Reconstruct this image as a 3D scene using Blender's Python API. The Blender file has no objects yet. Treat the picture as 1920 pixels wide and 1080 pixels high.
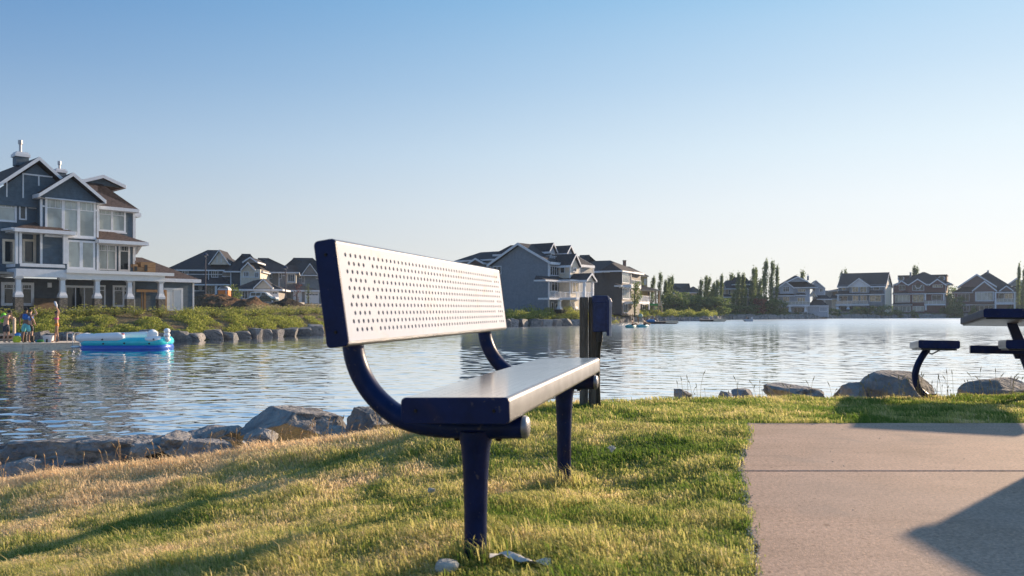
import bpy, bmesh, math, random
import numpy as np
from mathutils import Vector, Matrix, noise as mnoise
sc = bpy.context.scene
COL = sc.collection
# ---------------------------------------------------------------- camera, sky, sun, exposure
CZ, F, HZ = 0.672, 1500.0, 583.0          # eye height, focal length in px of a 1920 wide picture, horizon row
cd = bpy.data.cameras.new("camera"); cam = bpy.data.objects.new("camera", cd); COL.objects.link(cam)
cam.location = (0, 0, CZ); cam.rotation_euler = (math.radians(90), 0, 0)
cd.sensor_width = 36; cd.lens = F / 1920 * 36; cd.shift_y = (HZ - 540) / 1920
cd.clip_start = 0.05; cd.clip_end = 9000
cd.dof.use_dof = True; cd.dof.focus_distance = 13.0; cd.dof.aperture_fstop = 7.1
sc.camera = cam
SUN_AZ, SUN_EL = math.radians(46), math.radians(15.3)      # azimuth clockwise from +Y
world = bpy.data.worlds.new("World"); sc.world = world; world.use_nodes = True
wn = world.node_tree; bg = wn.nodes['Background']
sky = wn.nodes.new('ShaderNodeTexSky'); sky.sky_type = 'NISHITA'; sky.sun_disc = False
sky.sun_elevation = SUN_EL; sky.sun_rotation = SUN_AZ
sky.air_density = 1.0; sky.dust_density = 0.0; sky.ozone_density = 3.0; sky.altitude = 600
def build_sky():
    """Nishita sky, blended with a fitted colour gradient that whitens the low sky and evens out the sun side"""
    N = wn.nodes; L = wn.links
    tc = N.new('ShaderNodeTexCoord'); sp = N.new('ShaderNodeSeparateXYZ'); L.new(tc.outputs['Generated'], sp.inputs[0])
    base = N.new('ShaderNodeValToRGB'); e = base.color_ramp.elements
    stops = [(0.0, (.80, .765, .725)), (.07, (.785, .775, .760)), (.125, (.725, .775, .81)), (.19, (.60, .725, .83)), (.27, (.42, .60, .79)), (.36, (.262, .491, .752)), (1.0, (.12, .30, .56))]
    e[0].position = 0; e[0].color = (*stops[0][1], 1); e[1].position = 1; e[1].color = (*stops[-1][1], 1)
    for p, c in stops[1:-1]: q = e.new(p); q.color = (*c, 1)
    L.new(sp.outputs[2], base.inputs[0])
    kr = N.new('ShaderNodeValToRGB'); e = kr.color_ramp.elements
    ks = [(0.0, (.22, .19, .17)), (.07, (.25, .21, .18)), (.20, (.36, .26, .14)), (.33, (.50, .33, .17)), (1.0, (.2, .15, .1))]
    e[0].position = 0; e[0].color = (*ks[0][1], 1); e[1].position = 1; e[1].color = (*ks[-1][1], 1)
    for p, c in ks[1:-1]: q = e.new(p); q.color = (*c, 1)
    L.new(sp.outputs[2], kr.inputs[0])
    cx = N.new('ShaderNodeCombineXYZ'); L.new(sp.outputs[0], cx.inputs[0]); L.new(sp.outputs[1], cx.inputs[1])
    nm = N.new('ShaderNodeVectorMath'); nm.operation = 'NORMALIZE'; L.new(cx.outputs[0], nm.inputs[0])
    dt = N.new('ShaderNodeVectorMath'); dt.operation = 'DOT_PRODUCT'; L.new(nm.outputs[0], dt.inputs[0]); dt.inputs[1].default_value = (math.sin(SUN_AZ), math.cos(SUN_AZ), 0)
    def M(op, a, b=None):
        n = N.new('ShaderNodeMath'); n.operation = op
        for i, x in enumerate((a, b)):
            if x is None: continue
            if isinstance(x, (int, float)): n.inputs[i].default_value = x
            else: L.new(x, n.inputs[i])
        return n.outputs[0]
    c = M('SUBTRACT', M('MAXIMUM', dt.outputs['Value'], -.2), .67)
    sc3 = N.new('ShaderNodeVectorMath'); sc3.operation = 'SCALE'; L.new(kr.outputs[0], sc3.inputs[0]); L.new(M('MULTIPLY', c, 3.0), sc3.inputs['Scale'])
    s3 = N.new('ShaderNodeSeparateXYZ'); L.new(sc3.outputs[0], s3.inputs[0])
    ex = N.new('ShaderNodeCombineXYZ')
    for i in range(3): L.new(M('EXPONENT', s3.outputs[i]), ex.inputs[i])
    ml = N.new('ShaderNodeVectorMath'); ml.operation = 'MULTIPLY'; L.new(base.outputs[0], ml.inputs[0]); L.new(ex.outputs[0], ml.inputs[1])
    s4 = N.new('ShaderNodeVectorMath'); s4.operation = 'SCALE'; L.new(ml.outputs[0], s4.inputs[0]); s4.inputs['Scale'].default_value = SKY_GAIN / 0.12
    mx = N.new('ShaderNodeMix'); mx.data_type = 'RGBA'; mx.inputs[0].default_value = 0.90
    L.new(sky.outputs[0], mx.inputs[6]); L.new(s4.outputs[0], mx.inputs[7]); L.new(mx.outputs[2], bg.inputs[0])
SKY_GAIN = 0.64
build_sky(); bg.inputs[1].default_value = 0.12
sd = bpy.data.lights.new("sun", 'SUN'); sun = bpy.data.objects.new("sun", sd); COL.objects.link(sun)
sd.energy = 5.0; sd.angle = math.radians(0.9); sd.color = (1.0, 0.76, 0.52)
sv = Vector((math.sin(SUN_AZ) * math.cos(SUN_EL), math.cos(SUN_AZ) * math.cos(SUN_EL), math.sin(SUN_EL)))
sun.rotation_euler = sv.to_track_quat('Z', 'Y').to_euler(); sun.location = (30, 30, 30)
sc.view_settings.view_transform = 'Standard'; sc.view_settings.look = 'None'
sc.view_settings.exposure = 0.65; sc.view_settings.gamma = 1.0
try:
    sc.cycles.max_bounces = 6; sc.cycles.transparent_max_bounces = 8; sc.cycles.volume_bounces = 0
except Exception: pass

# ---------------------------------------------------------------- helpers
def P(px, py, Y): return Vector(((px - 960) * Y / F, Y, CZ - (py - HZ) * Y / F))
def lerp(a, b, t): return a + (b - a) * t
WATER_Z = -1.33

_m = {}
def mat(name, col, rough=0.6, metal=0.0, var=0.12, scale=3.0, bump=0.0, bscale=40.0, lap=0.0, spec=0.5, trans=0.0,
        col2=None, coords='Object', brick=None, coat=0.0, distort=0.0, stretch=(1, 1, 1), emit=None):
    if name in _m: return _m[name]
    m = bpy.data.materials.new(name); m.use_nodes = True; _m[name] = m
    nt = m.node_tree; N = nt.nodes; L = nt.links; b = N['Principled BSDF']
    b.inputs['Roughness'].default_value = rough; b.inputs['Metallic'].default_value = metal
    b.inputs['Specular IOR Level'].default_value = spec
    if coat: b.inputs['Coat Weight'].default_value = coat; b.inputs['Coat Roughness'].default_value = 0.15
    tc = N.new('ShaderNodeTexCoord'); mp = N.new('ShaderNodeMapping'); L.new(tc.outputs[coords], mp.inputs[0])
    mp.inputs['Scale'].default_value = stretch
    nz = N.new('ShaderNodeTexNoise'); nz.inputs['Scale'].default_value = scale; nz.inputs['Detail'].default_value = 6
    nz.inputs['Roughness'].default_value = 0.65; nz.inputs['Distortion'].default_value = distort
    L.new(mp.outputs[0], nz.inputs['Vector'])
    c2 = col2 or tuple(min(1, c * (1 + var * 2.2)) for c in col); c1 = col if col2 else tuple(c * (1 - var) for c in col)
    rp = N.new('ShaderNodeValToRGB'); rp.color_ramp.elements[0].position = 0.32; rp.color_ramp.elements[1].position = 0.68
    rp.color_ramp.elements[0].color = (*c1, 1); rp.color_ramp.elements[1].color = (*c2, 1)
    L.new(nz.outputs['Fac'], rp.inputs[0])
    out = rp.outputs[0]
    if brick:
        bt = N.new('ShaderNodeTexVoronoi'); bt.feature = 'DISTANCE_TO_EDGE'; bt.inputs['Scale'].default_value = brick
        L.new(tc.outputs['Object'], bt.inputs['Vector'])
        r2 = N.new('ShaderNodeValToRGB'); r2.color_ramp.elements[0].position = 0.02; r2.color_ramp.elements[1].position = 0.09
        r2.color_ramp.elements[0].color = (0.35, 0.35, 0.35, 1); L.new(bt.outputs['Distance'], r2.inputs[0])
        mx = N.new('ShaderNodeMix'); mx.data_type = 'RGBA'; mx.blend_type = 'MULTIPLY'; mx.inputs[0].default_value = 1
        L.new(out, mx.inputs[6]); L.new(r2.outputs[0], mx.inputs[7]); out = mx.outputs[2]
        vc = N.new('ShaderNodeTexVoronoi'); vc.inputs['Scale'].default_value = brick
        L.new(tc.outputs['Object'], vc.inputs['Vector'])
        r3 = N.new('ShaderNodeValToRGB'); r3.color_ramp.elements[0].color = (0.55, 0.55, 0.55, 1); r3.color_ramp.elements[1].color = (1.3, 1.2, 1.1, 1)
        L.new(vc.outputs['Color'], r3.inputs[0])
        m3 = N.new('ShaderNodeMix'); m3.data_type = 'RGBA'; m3.blend_type = 'MULTIPLY'; m3.inputs[0].default_value = 1
        L.new(out, m3.inputs[6]); L.new(r3.outputs[0], m3.inputs[7]); out = m3.outputs[2]
    L.new(out, b.inputs['Base Color'])
    h = None
    if bump:
        n2 = N.new('ShaderNodeTexNoise'); n2.inputs['Scale'].default_value = bscale; n2.inputs['Detail'].default_value = 5
        L.new(mp.outputs[0], n2.inputs['Vector'])
        bp = N.new('ShaderNodeBump'); bp.inputs['Strength'].default_value = bump; bp.inputs['Distance'].default_value = 1.0 / bscale
        L.new(n2.outputs['Fac'], bp.inputs['Height']); L.new(bp.outputs[0], b.inputs['Normal']); h = bp
    if lap:
        sp = N.new('ShaderNodeSeparateXYZ'); L.new(tc.outputs['Object'], sp.inputs[0])
        mu = N.new('ShaderNodeMath'); mu.operation = 'MULTIPLY'; mu.inputs[1].default_value = 1.0 / lap; L.new(sp.outputs[2], mu.inputs[0])
        fr = N.new('ShaderNodeMath'); fr.operation = 'FRACT'; L.new(mu.outputs[0], fr.inputs[0])
        bp = N.new('ShaderNodeBump'); bp.inputs['Strength'].default_value = 0.7; bp.inputs['Distance'].default_value = 0.03; bp.invert = True
        L.new(fr.outputs[0], bp.inputs['Height']); L.new(bp.outputs[0], b.inputs['Normal'])
        if h: L.new(h.outputs[0], bp.inputs['Normal'])
    return m

def foliage(name, c1, c2, trans=0.35, c3=None):
    if name in _m: return _m[name]
    m = bpy.data.materials.new(name); m.use_nodes = True; _m[name] = m
    nt = m.node_tree; N = nt.nodes; L = nt.links; N.clear()
    o = N.new('ShaderNodeOutputMaterial'); d = N.new('ShaderNodeBsdfPrincipled'); t = N.new('ShaderNodeBsdfTranslucent')
    mx = N.new('ShaderNodeMixShader'); mx.inputs[0].default_value = trans
    at = N.new('ShaderNodeAttribute'); at.attribute_name = 'tint'
    rp = N.new('ShaderNodeValToRGB'); rp.color_ramp.elements[0].color = (*c1, 1); rp.color_ramp.elements[1].color = (*c2, 1)
    if c3:
        e = rp.color_ramp.elements.new(0.5); e.color = rp.color_ramp.elements[0].color[:]; e.color = (*c2, 1)
        rp.color_ramp.elements[2].color = (*c3, 1)
    L.new(at.outputs['Fac'], rp.inputs[0]); L.new(rp.outputs[0], d.inputs['Base Color']); L.new(rp.outputs[0], t.inputs[0])
    d.inputs['Roughness'].default_value = 0.55; d.inputs['Specular IOR Level'].default_value = 0.3
    L.new(d.outputs[0], mx.inputs[1]); L.new(t.outputs[0], mx.inputs[2]); L.new(mx.outputs[0], o.inputs[0])
    return m

def wloc(o):
    v = Vector((0, 0, 0))
    while o is not None: v += Vector(o.location); o = o.parent
    return v
def tag(o, label=None, cat=None, group=None, kind=None):
    if label: o['label'] = label
    if cat: o['category'] = cat
    if group: o['group'] = group
    if kind: o['kind'] = kind
    return o
def thing(name, label, cat, loc=(0, 0, 0), group=None):
    o = bpy.data.objects.new(name, None); COL.objects.link(o); o.location = loc; o.empty_display_size = 0.2
    return tag(o, label, cat, group)
ORD = ['first','second','third','fourth','fifth','sixth','seventh','eighth','ninth','tenth','eleventh','twelfth','thirteenth','fourteenth',
  'fifteenth','sixteenth','seventeenth','eighteenth','nineteenth','twentieth']
ORD += ['twenty-' + w for w in ORD[:9]] + ['thirtieth'] + ['thirty-' + w for w in ORD[:9]] + ['fortieth'] + ['forty-' + w for w in ORD[:9]]

class MB:
    def __init__(s): s.v = []; s.f = []
    def add(s, vs, fs):
        n = len(s.v); s.v += [tuple(v) for v in vs]; s.f += [tuple(i + n for i in f) for f in fs]; return s
    def hexa(s, b, t):
        return s.add(list(b) + list(t), [(3, 2, 1, 0), (4, 5, 6, 7), (0, 1, 5, 4), (1, 2, 6, 5), (2, 3, 7, 6), (3, 0, 4, 7)])
    def box(s, p0, p1):
        x0, y0, z0 = p0; x1, y1, z1 = p1
        q = [(x0, y0), (x1, y0), (x1, y1), (x0, y1)]
        return s.hexa([(a, b, z0) for a, b in q], [(a, b, z1) for a, b in q])
    def prism(s, poly, d):                       # poly: 3D loop, extruded by vector d
        n = len(poly); d = Vector(d); a = [Vector(p) for p in poly]; b = [p + d for p in a]
        return s.add(a + b, [tuple(range(n - 1, -1, -1)), tuple(range(n, 2 * n))] + [(i, (i + 1) % n, n + (i + 1) % n, n + i) for i in range(n)])
    def beam(s, p0, p1, w, h):                   # top centre line p0-p1, hangs down h
        p0 = Vector(p0); p1 = Vector(p1); d = (p1 - p0); n = Vector((-d.y, d.x, 0))
        n = n.normalized() * w / 2 if n.length > 1e-6 else Vector((w / 2, 0, 0)); z = Vector((0, 0, h))
        return s.hexa([p0 - n - z, p1 - n - z, p1 + n - z, p0 + n - z], [p0 - n, p1 - n, p1 + n, p0 + n])
    def tube(s, pts, r, n=12, cap=True, sx=1.0):
        pts = [Vector(p) for p in pts]; rs = r if hasattr(r, '__len__') else [r] * len(pts)
        up = None; base = len(s.v); vs = []
        for i, p in enumerate(pts):
            t = (pts[min(i + 1, len(pts) - 1)] - pts[max(i - 1, 0)]).normalized()
            if up is None: up = Vector((0, 0, 1)) if abs(t.z) < 0.9 else Vector((0, 1, 0))
            a = t.cross(up).normalized(); up = a.cross(t).normalized()
            for k in range(n):
                an = 2 * math.pi * k / n
                vs.append(p + (a * math.cos(an) * sx + up * math.sin(an)) * rs[i])
        fs = []
        for i in range(len(pts) - 1):
            for k in range(n):
                fs.append((i * n + k, i * n + (k + 1) % n, (i + 1) * n + (k + 1) % n, (i + 1) * n + k))
        if cap: fs.append(tuple(range(n - 1, -1, -1))); fs.append(tuple((len(pts) - 1) * n + k for k in range(n)))
        return s.add(vs, fs)
    def ball(s, c, r, seg=12, rings=8):
        c = Vector(c); rr = r if hasattr(r, '__len__') else (r, r, r); vs = []; fs = []
        for i in range(rings + 1):
            th = math.pi * i / rings
            for k in range(seg):
                ph = 2 * math.pi * k / seg
                vs.append((c.x + rr[0] * math.sin(th) * math.cos(ph), c.y + rr[1] * math.sin(th) * math.sin(ph), c.z + rr[2] * math.cos(th)))
        for i in range(rings):
            for k in range(seg):
                fs.append((i * seg + k, i * seg + (k + 1) % seg, (i + 1) * seg + (k + 1) % seg, (i + 1) * seg + k))
        return s.add(vs, fs)
    def build(s, name, m, parent=None, smooth=False, bevel=0, label=None, seg=2, auto=None):
        me = bpy.data.meshes.new(name); off = wloc(parent) if parent else Vector((0, 0, 0))
        me.from_pydata([(v[0] - off.x, v[1] - off.y, v[2] - off.z) for v in s.v], [], s.f); me.materials.append(m)
        bm = bmesh.new(); bm.from_mesh(me); bmesh.ops.remove_doubles(bm, verts=bm.verts, dist=1e-5)
        bmesh.ops.recalc_face_normals(bm, faces=bm.faces); bm.to_mesh(me); bm.free()
        if smooth: me.shade_smooth()
        o = bpy.data.objects.new(name, me); COL.objects.link(o)
        if parent: o.parent = parent
        if auto is not None:
            me.shade_smooth(); me.set_sharp_from_angle(angle=math.radians(auto))
        if bevel:
            md = o.modifiers.new('bevel', 'BEVEL'); md.width = bevel; md.segments = seg; md.limit_method = 'ANGLE'
        if label: o['label'] = label
        return o
def copy_tree(o, parent=None):
    c = o.copy(); COL.objects.link(c); c.parent = parent
    for ch in o.children: copy_tree(ch, c)
    return c
def struct(name, mb, m, **k):
    o = mb.build(name, m, **k); o['kind'] = 'structure'; return o

# leaf clouds ------------------------------------------------------------
def leaf_mesh(name, pts, size, rng, m, aspect=0.55, up=0.0, tint=None, nrm=None):
    """pts: (n,3) leaf centres; each leaf is a small pointed quad with a random tilt"""
    n = len(pts); pts = np.asarray(pts, float)
    d = rng.normal(size=(n, 3)); d[:, 2] += up; d /= np.linalg.norm(d, axis=1)[:, None]
    a = rng.normal(size=(n, 3)); a -= (a * d).sum(1)[:, None] * d; a /= np.linalg.norm(a, axis=1)[:, None]
    sz = (size * rng.uniform(0.6, 1.35, n))[:, None]
    v = np.stack([pts - d * sz, pts + a * sz * aspect, pts + d * sz, pts - a * sz * aspect], 1).reshape(-1, 3)
    return quads_obj(name, v, n, m, tint if tint is not None else rng.uniform(0, 1, n))
def quads_obj(name, v, n, m, tint, k=4):
    me = bpy.data.meshes.new(name); me.vertices.add(n * k); me.vertices.foreach_set('co', v.astype(np.float32).ravel())
    me.loops.add(n * k); me.loops.foreach_set('vertex_index', np.arange(n * k, dtype=np.int32))
    me.polygons.add(n); me.polygons.foreach_set('loop_start', np.arange(0, n * k, k, dtype=np.int32))
    me.polygons.foreach_set('loop_total', np.full(n, k, dtype=np.int32))
    at = me.attributes.new('tint', 'FLOAT', 'FACE'); at.data.foreach_set('value', np.asarray(tint, np.float32))
    me.update(); me.validate(); me.materials.append(m)
    o = bpy.data.objects.new(name, me); COL.objects.link(o); return o

# ---------------------------------------------------------------- materials
def weather(m, scale, lo, hi, col, amt, detail=6, stretch=(1, 1, 1)):
    """stains and scuffs with their own shape, mixed over the base colour"""
    nt = m.node_tree; N = nt.nodes; L = nt.links; b = N['Principled BSDF']; src = b.inputs['Base Color'].links[0].from_socket
    tc = N.new('ShaderNodeTexCoord'); mp = N.new('ShaderNodeMapping'); mp.inputs['Scale'].default_value = stretch; L.new(tc.outputs['Object'], mp.inputs[0])
    n = N.new('ShaderNodeTexNoise'); n.inputs['Scale'].default_value = scale; n.inputs['Detail'].default_value = detail; n.inputs['Distortion'].default_value = .6; L.new(mp.outputs[0], n.inputs['Vector'])
    r = N.new('ShaderNodeMapRange'); r.inputs[1].default_value = lo; r.inputs[2].default_value = hi; r.inputs[4].default_value = amt; L.new(n.outputs['Fac'], r.inputs[0])
    x = N.new('ShaderNodeMix'); x.data_type = 'RGBA'; x.inputs[7].default_value = (*col, 1); L.new(r.outputs[0], x.inputs[0]); L.new(src, x.inputs[6]); L.new(x.outputs[2], b.inputs['Base Color']); return m
WHITE = mat('white_trim', (0.74, 0.76, 0.80), 0.5, var=0.05)
BRIGHT = mat('bright_white_trim', (0.80, 0.80, 0.80), 0.45, var=0.03)  # slightly brighter and less bluish than the other white trim
BLUESIDE = mat('slate_blue_siding', (0.070, 0.105, 0.140), 0.6, var=0.15, lap=0.18)
DARKSIDE = mat('dark_slate_siding', (0.080, 0.092, 0.105), 0.65, var=0.12, lap=0.18)
GREYSIDE = mat('grey_siding', (0.19, 0.225, 0.265), 0.65, var=0.1, lap=0.2)
PALESIDE = mat('pale_grey_siding', (0.40, 0.44, 0.50), 0.6, var=0.08, lap=0.2)
CREAM = mat('cream_siding', (0.70, 0.62, 0.50), 0.6, var=0.08, lap=0.2)
TAUPE = mat('taupe_siding', (0.28, 0.26, 0.24), 0.6, var=0.08, lap=0.2)
REDSIDE = mat('dark_red_siding', (0.15, 0.065, 0.065), 0.65, var=0.12, lap=0.2)
BROWNSIDE = mat('brown_siding', (0.17, 0.10, 0.09), 0.65, var=0.12, lap=0.2)
YELLOWSIDE = mat('yellow_sheathing', (0.42, 0.34, 0.14), 0.7, var=0.1)
SHINGLE = mat('dark_shingles', (0.042, 0.040, 0.046), 0.85, var=0.35, scale=6, bump=0.5, bscale=8, spec=0.2)
SHINGLE_BROWN = mat('brown_shingles', (0.085, 0.062, 0.055), 0.85, var=0.35, scale=6, bump=0.5, bscale=8, spec=0.2)
STONE = mat('stone_veneer', (0.20, 0.185, 0.165), 0.8, var=0.3, scale=5, brick=7, bump=0.6, bscale=20)
GLASS = mat('window_glass', (0.02, 0.028, 0.035), 0.04, var=0.2, spec=0.6)
GLASS_PALE = mat('window_glass_over_blinds', (0.36, 0.40, 0.38), 0.12, var=0.12, scale=1.0, spec=0.8, coat=1.0)
GLASS_WARM = mat('warm_window_glass', (0.30, 0.24, 0.15), 0.08, var=0.6, scale=1.6, spec=0.8, coat=0.6)  # panes with a mottled warm brown base colour
WOOD = mat('raw_lumber', (0.30, 0.17, 0.075), 0.75, var=0.2, stretch=(1, 1, 6), bump=0.2)
PLY = mat('plywood_sheet', (0.16, 0.11, 0.07), 0.8, var=0.2)
DECKWOOD = mat('weathered_deck_boards', (0.42, 0.34, 0.27), 0.75, var=0.18, scale=2, stretch=(1, 8, 8), bump=0.3)
NAVY = mat('navy_powder_coat', (0.003, 0.013, 0.070), 0.38, var=0.18, scale=14, bump=0.05, bscale=300, spec=0.22)
BLACK = mat('black_plastic', (0.012, 0.012, 0.013), 0.4)

weather(NAVY, 5, .56, .75, (.10, .055, .03), .45); weather(NAVY, 60, .66, .72, (.16, .13, .11), .5, 3)
for m_ in (BLUESIDE, GREYSIDE, DARKSIDE, PALESIDE, REDSIDE, BROWNSIDE): weather(m_, .8, .5, .8, (.16, .15, .14), .22)
weather(GLASS_PALE, .9, .5, .62, (.10, .12, .12), .55, 2, (1, 1, .3)); weather(WHITE, 2.5, .55, .8, (.40, .38, .35), .35)
# ================================================================ SETTING: land, water, lawn, slab
rng = np.random.default_rng(7); random.seed(7)
SHORE_PX = [(-900, 655), (-300, 652), (0, 646), (200, 643), (350, 639.6), (500, 633), (600, 628), (760, 620), (950, 613), (1085, 610.5), (1130, 606), (1160, 604),
            (1240, 602.5), (1330, 602), (1352, 599.5), (1450, 598.6), (1560, 597.2), (1750, 596), (1920, 595.4), (2500, 596), (3200, 600)]
def shore_Y(px):
    a = [p[0] for p in SHORE_PX]; y = np.interp(px, a, [p[1] for p in SHORE_PX]); return 2.0 * F / (y - HZ)
# ground level behind the shore, by picture column: (px, z near, z far)
GZ = [(-900, .6, .8), (0, .6, .9), (300, .62, 1.7), (600, .6, 1.9), (900, .45, 1.2), (1090, .45, .8), (1160, .2, .5), (1300, -.1, .2), (1400, -.3, .0), (1560, -.7, .0), (1920, -.75, 0), (3200, -.7, 0)]
def land_z(px, dy):
    a = [g[0] for g in GZ]; n = np.interp(px, a, [g[1] for g in GZ]); f = np.interp(px, a, [g[2] for g in GZ])
    rows = [-6, -1.0, 0.0, 1.3, 3.5, 7, 12, 45, 90, 300, 4000]
    zs = [-3.4, -1.9, -1.36, -.75, lerp(-.75, n, .5), lerp(-.75, n, .85), n, lerp(n, f, .6), f, f + .3, f + .3]
    return np.interp(dy, rows, zs)
def land_at(x, y):
    px = 960 + F * x / max(y, 1); return float(land_z(px, y - shore_Y(px)))
mb = MB(); cols = list(np.arange(-900, 3201, 16)); rows = [-6, -1, 0, .6, 1.3, 2.2, 3.5, 5, 7, 9, 12, 18, 28, 45, 65, 90, 150, 300, 900, 4000]
vs = []
for c in cols:
    Y0 = float(shore_Y(c))
    for r in rows:
        Y = Y0 + r; X = (c - 960) / F * Y
        z = float(land_z(c, r))
        if r > -1: z += (mnoise.noise(Vector((X * .35, Y * .35, 0))) * .18 + mnoise.noise(Vector((X * .09, Y * .09, 4))) * .25) * min(1, max(0, r / 6))
        vs.append((X, Y, z))
nr = len(rows); fs = [(i * nr + j, (i + 1) * nr + j, (i + 1) * nr + j + 1, i * nr + j + 1) for i in range(len(cols) - 1) for j in range(nr - 1)]
mb.add(vs, fs)
GROUND = mat('bank_earth', (0.17, 0.12, 0.08), 0.95, scale=0.35, col2=(0.13, 0.13, 0.05), bump=0.6, bscale=3, spec=0.1)
struct('land', mb, GROUND, smooth=True)
def water_mat():
    m = bpy.data.materials.new('lake_water'); m.use_nodes = True; nt = m.node_tree; N = nt.nodes; L = nt.links; b = N['Principled BSDF']
    b.inputs['Base Color'].default_value = (0.010, 0.016, 0.014, 1); b.inputs['IOR'].default_value = WIOR
    g = N.new('ShaderNodeNewGeometry'); mp = N.new('ShaderNodeMapping'); mp.inputs['Scale'].default_value = (.6, 1.2, 1); L.new(g.outputs['Position'], mp.inputs[0])
    n = N.new('ShaderNodeTexNoise'); n.inputs['Scale'].default_value = 4.0; n.inputs['Detail'].default_value = 2; L.new(mp.outputs[0], n.inputs['Vector'])
    bp = N.new('ShaderNodeBump'); bp.inputs['Strength'].default_value = 1.0; bp.inputs['Distance'].default_value = 0.004
    L.new(n.outputs['Fac'], bp.inputs['Height']); L.new(bp.outputs[0], b.inputs['Normal'])
    # unresolved ripples far out act as surface roughness
    sp = N.new('ShaderNodeSeparateXYZ'); L.new(g.outputs['Position'], sp.inputs[0])
    rr = N.new('ShaderNodeMapRange'); rr.inputs[1].default_value = 20; rr.inputs[2].default_value = 170; rr.inputs[3].default_value = .015; rr.inputs[4].default_value = WROUGH
    L.new(sp.outputs[1], rr.inputs[0]); L.new(rr.outputs[0], b.inputs['Roughness'])
    # a surface seen almost edge-on mirrors the sky nearly completely
    lw = N.new('ShaderNodeLayerWeight'); lw.inputs['Blend'].default_value = .5; L.new(bp.outputs[0], lw.inputs['Normal'])
    mr = N.new('ShaderNodeMapRange'); mr.inputs[1].default_value = .5; mr.inputs[2].default_value = .82; mr.inputs[4].default_value = 1.0; L.new(lw.outputs['Facing'], mr.inputs[0])
    gl = N.new('ShaderNodeBsdfGlossy'); gl.inputs['Color'].default_value = (1, 1, 1, 1); L.new(rr.outputs[0], gl.inputs['Roughness']); L.new(bp.outputs[0], gl.inputs['Normal'])
    mx = N.new('ShaderNodeMixShader'); L.new(mr.outputs[0], mx.inputs[0]); L.new(b.outputs[0], mx.inputs[1]); L.new(gl.outputs[0], mx.inputs[2])
    L.new(mx.outputs[0], N['Material Output'].inputs[0])
    return m
WIOR, WROUGH, WAMP = 1.5, 0.38, .70
def make_water():
    ys = [3.0]
    while ys[-1] < 330: ys.append(ys[-1] + max(.028, ys[-1] * .0033))
    ys = np.array(ys); a = np.concatenate([np.linspace(-3.2, -.78, 40)[:-1], np.linspace(-.78, .78, 440), np.linspace(.78, 3.2, 40)[1:]])
    A, Y = np.meshgrid(a, ys, indexing='ij'); X = A * Y; Z = np.zeros_like(X); r = np.random.default_rng(21)
    # gusts: patches of stronger and weaker ripple
    gust = .75 + .25 * np.sin(X * .05 + Y * .11 + 1.3) * np.sin(Y * .07 - X * .03) + .2 * np.sin(Y * .23 + X * .02)
    gust = np.clip(gust, .35, 1.2)
    calm = np.clip((Y - 95) / 60, 0, 1) * np.clip((X + 10) / 40, 0, 1); gust *= 1 - .1 * calm
    res = np.maximum(.028, Y * .0033)
    for k in range(72):
        lam = .15 * (12.0) ** r.uniform(0, 1) ; th = r.normal(0, .55) + .25; ph = r.uniform(0, 6.28)
        amp = .0128 * min(lam, .95) ** .95 / math.sqrt(64) * 1.9 * WAMP
        kx = 2 * math.pi / lam * math.sin(th); ky = 2 * math.pi / lam * math.cos(th)
        fade = np.clip((lam / res - 2.5) / 3, 0, 1)
        p_ = kx * X + ky * Y + ph + .6 * np.sin(X * .31 + k) + .5 * np.sin(Y * .21 + k * 2)
        Z += amp * fade * (np.sin(p_) + .36 * np.cos(2 * p_))
    Z = Z * gust + WATER_Z
    nx, ny = X.shape; v = np.stack([X, Y, Z], -1).reshape(-1, 3).astype(np.float32)
    i = np.arange(nx - 1)[:, None] * ny + np.arange(ny - 1)[None, :]; q = np.stack([i, i + ny, i + ny + 1, i + 1], -1).reshape(-1, 4).astype(np.int32); n = len(q)
    me = bpy.data.meshes.new('water'); me.vertices.add(len(v)); me.vertices.foreach_set('co', v.ravel()); me.loops.add(n * 4); me.loops.foreach_set('vertex_index', q.ravel())
    me.polygons.add(n); me.polygons.foreach_set('loop_start', np.arange(0, n * 4, 4, dtype=np.int32)); me.polygons.foreach_set('loop_total', np.full(n, 4, dtype=np.int32))
    me.update(); me.shade_smooth(); me.materials.append(water_mat()); o = bpy.data.objects.new('water', me); COL.objects.link(o); o['kind'] = 'structure'
make_water()

# near lawn ---------------------------------------------------------------
def sstep(t): t = min(1, max(0, t)); return t * t * (3 - 2 * t)
def lawn_z(x, y=0): return -0.13 * max(0.0, -x - 0.15) - .09 * sstep((y - 4.9) / 1.8) * sstep(x / 1.2)
EDGE = [(-12, 6.0), (-5, 5.3), (-3.45, 5.08), (-2.25, 4.93), (-1.2, 4.95), (-.74, 5.02), (.15, 5.7), (1.23, 7.0), (4.5, 7.2), (12, 7.1)]
def edge_y(x): return float(np.interp(x, [e[0] for e in EDGE], [e[1] for e in EDGE])) + 0.05 * math.sin(x * 3.1) + 0.03 * math.sin(x * 7.7 + 1)
SLAB_L = [(.40, -3), (.50, 1.5), (.618, 2.03), (.708, 2.36), (.789, 2.67), (.90, 3.10), (1.0, 3.51), (1.205, 4.08), (1.32, 4.45), (1.408, 4.80)]
SLAB_Y = 4.80; JOINT = 3.36
def slab_x(y): return float(np.interp(y, [p[1] for p in SLAB_L], [p[0] for p in SLAB_L]))
def in_slab(x, y): return y < SLAB_Y and x > slab_x(y)
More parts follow.
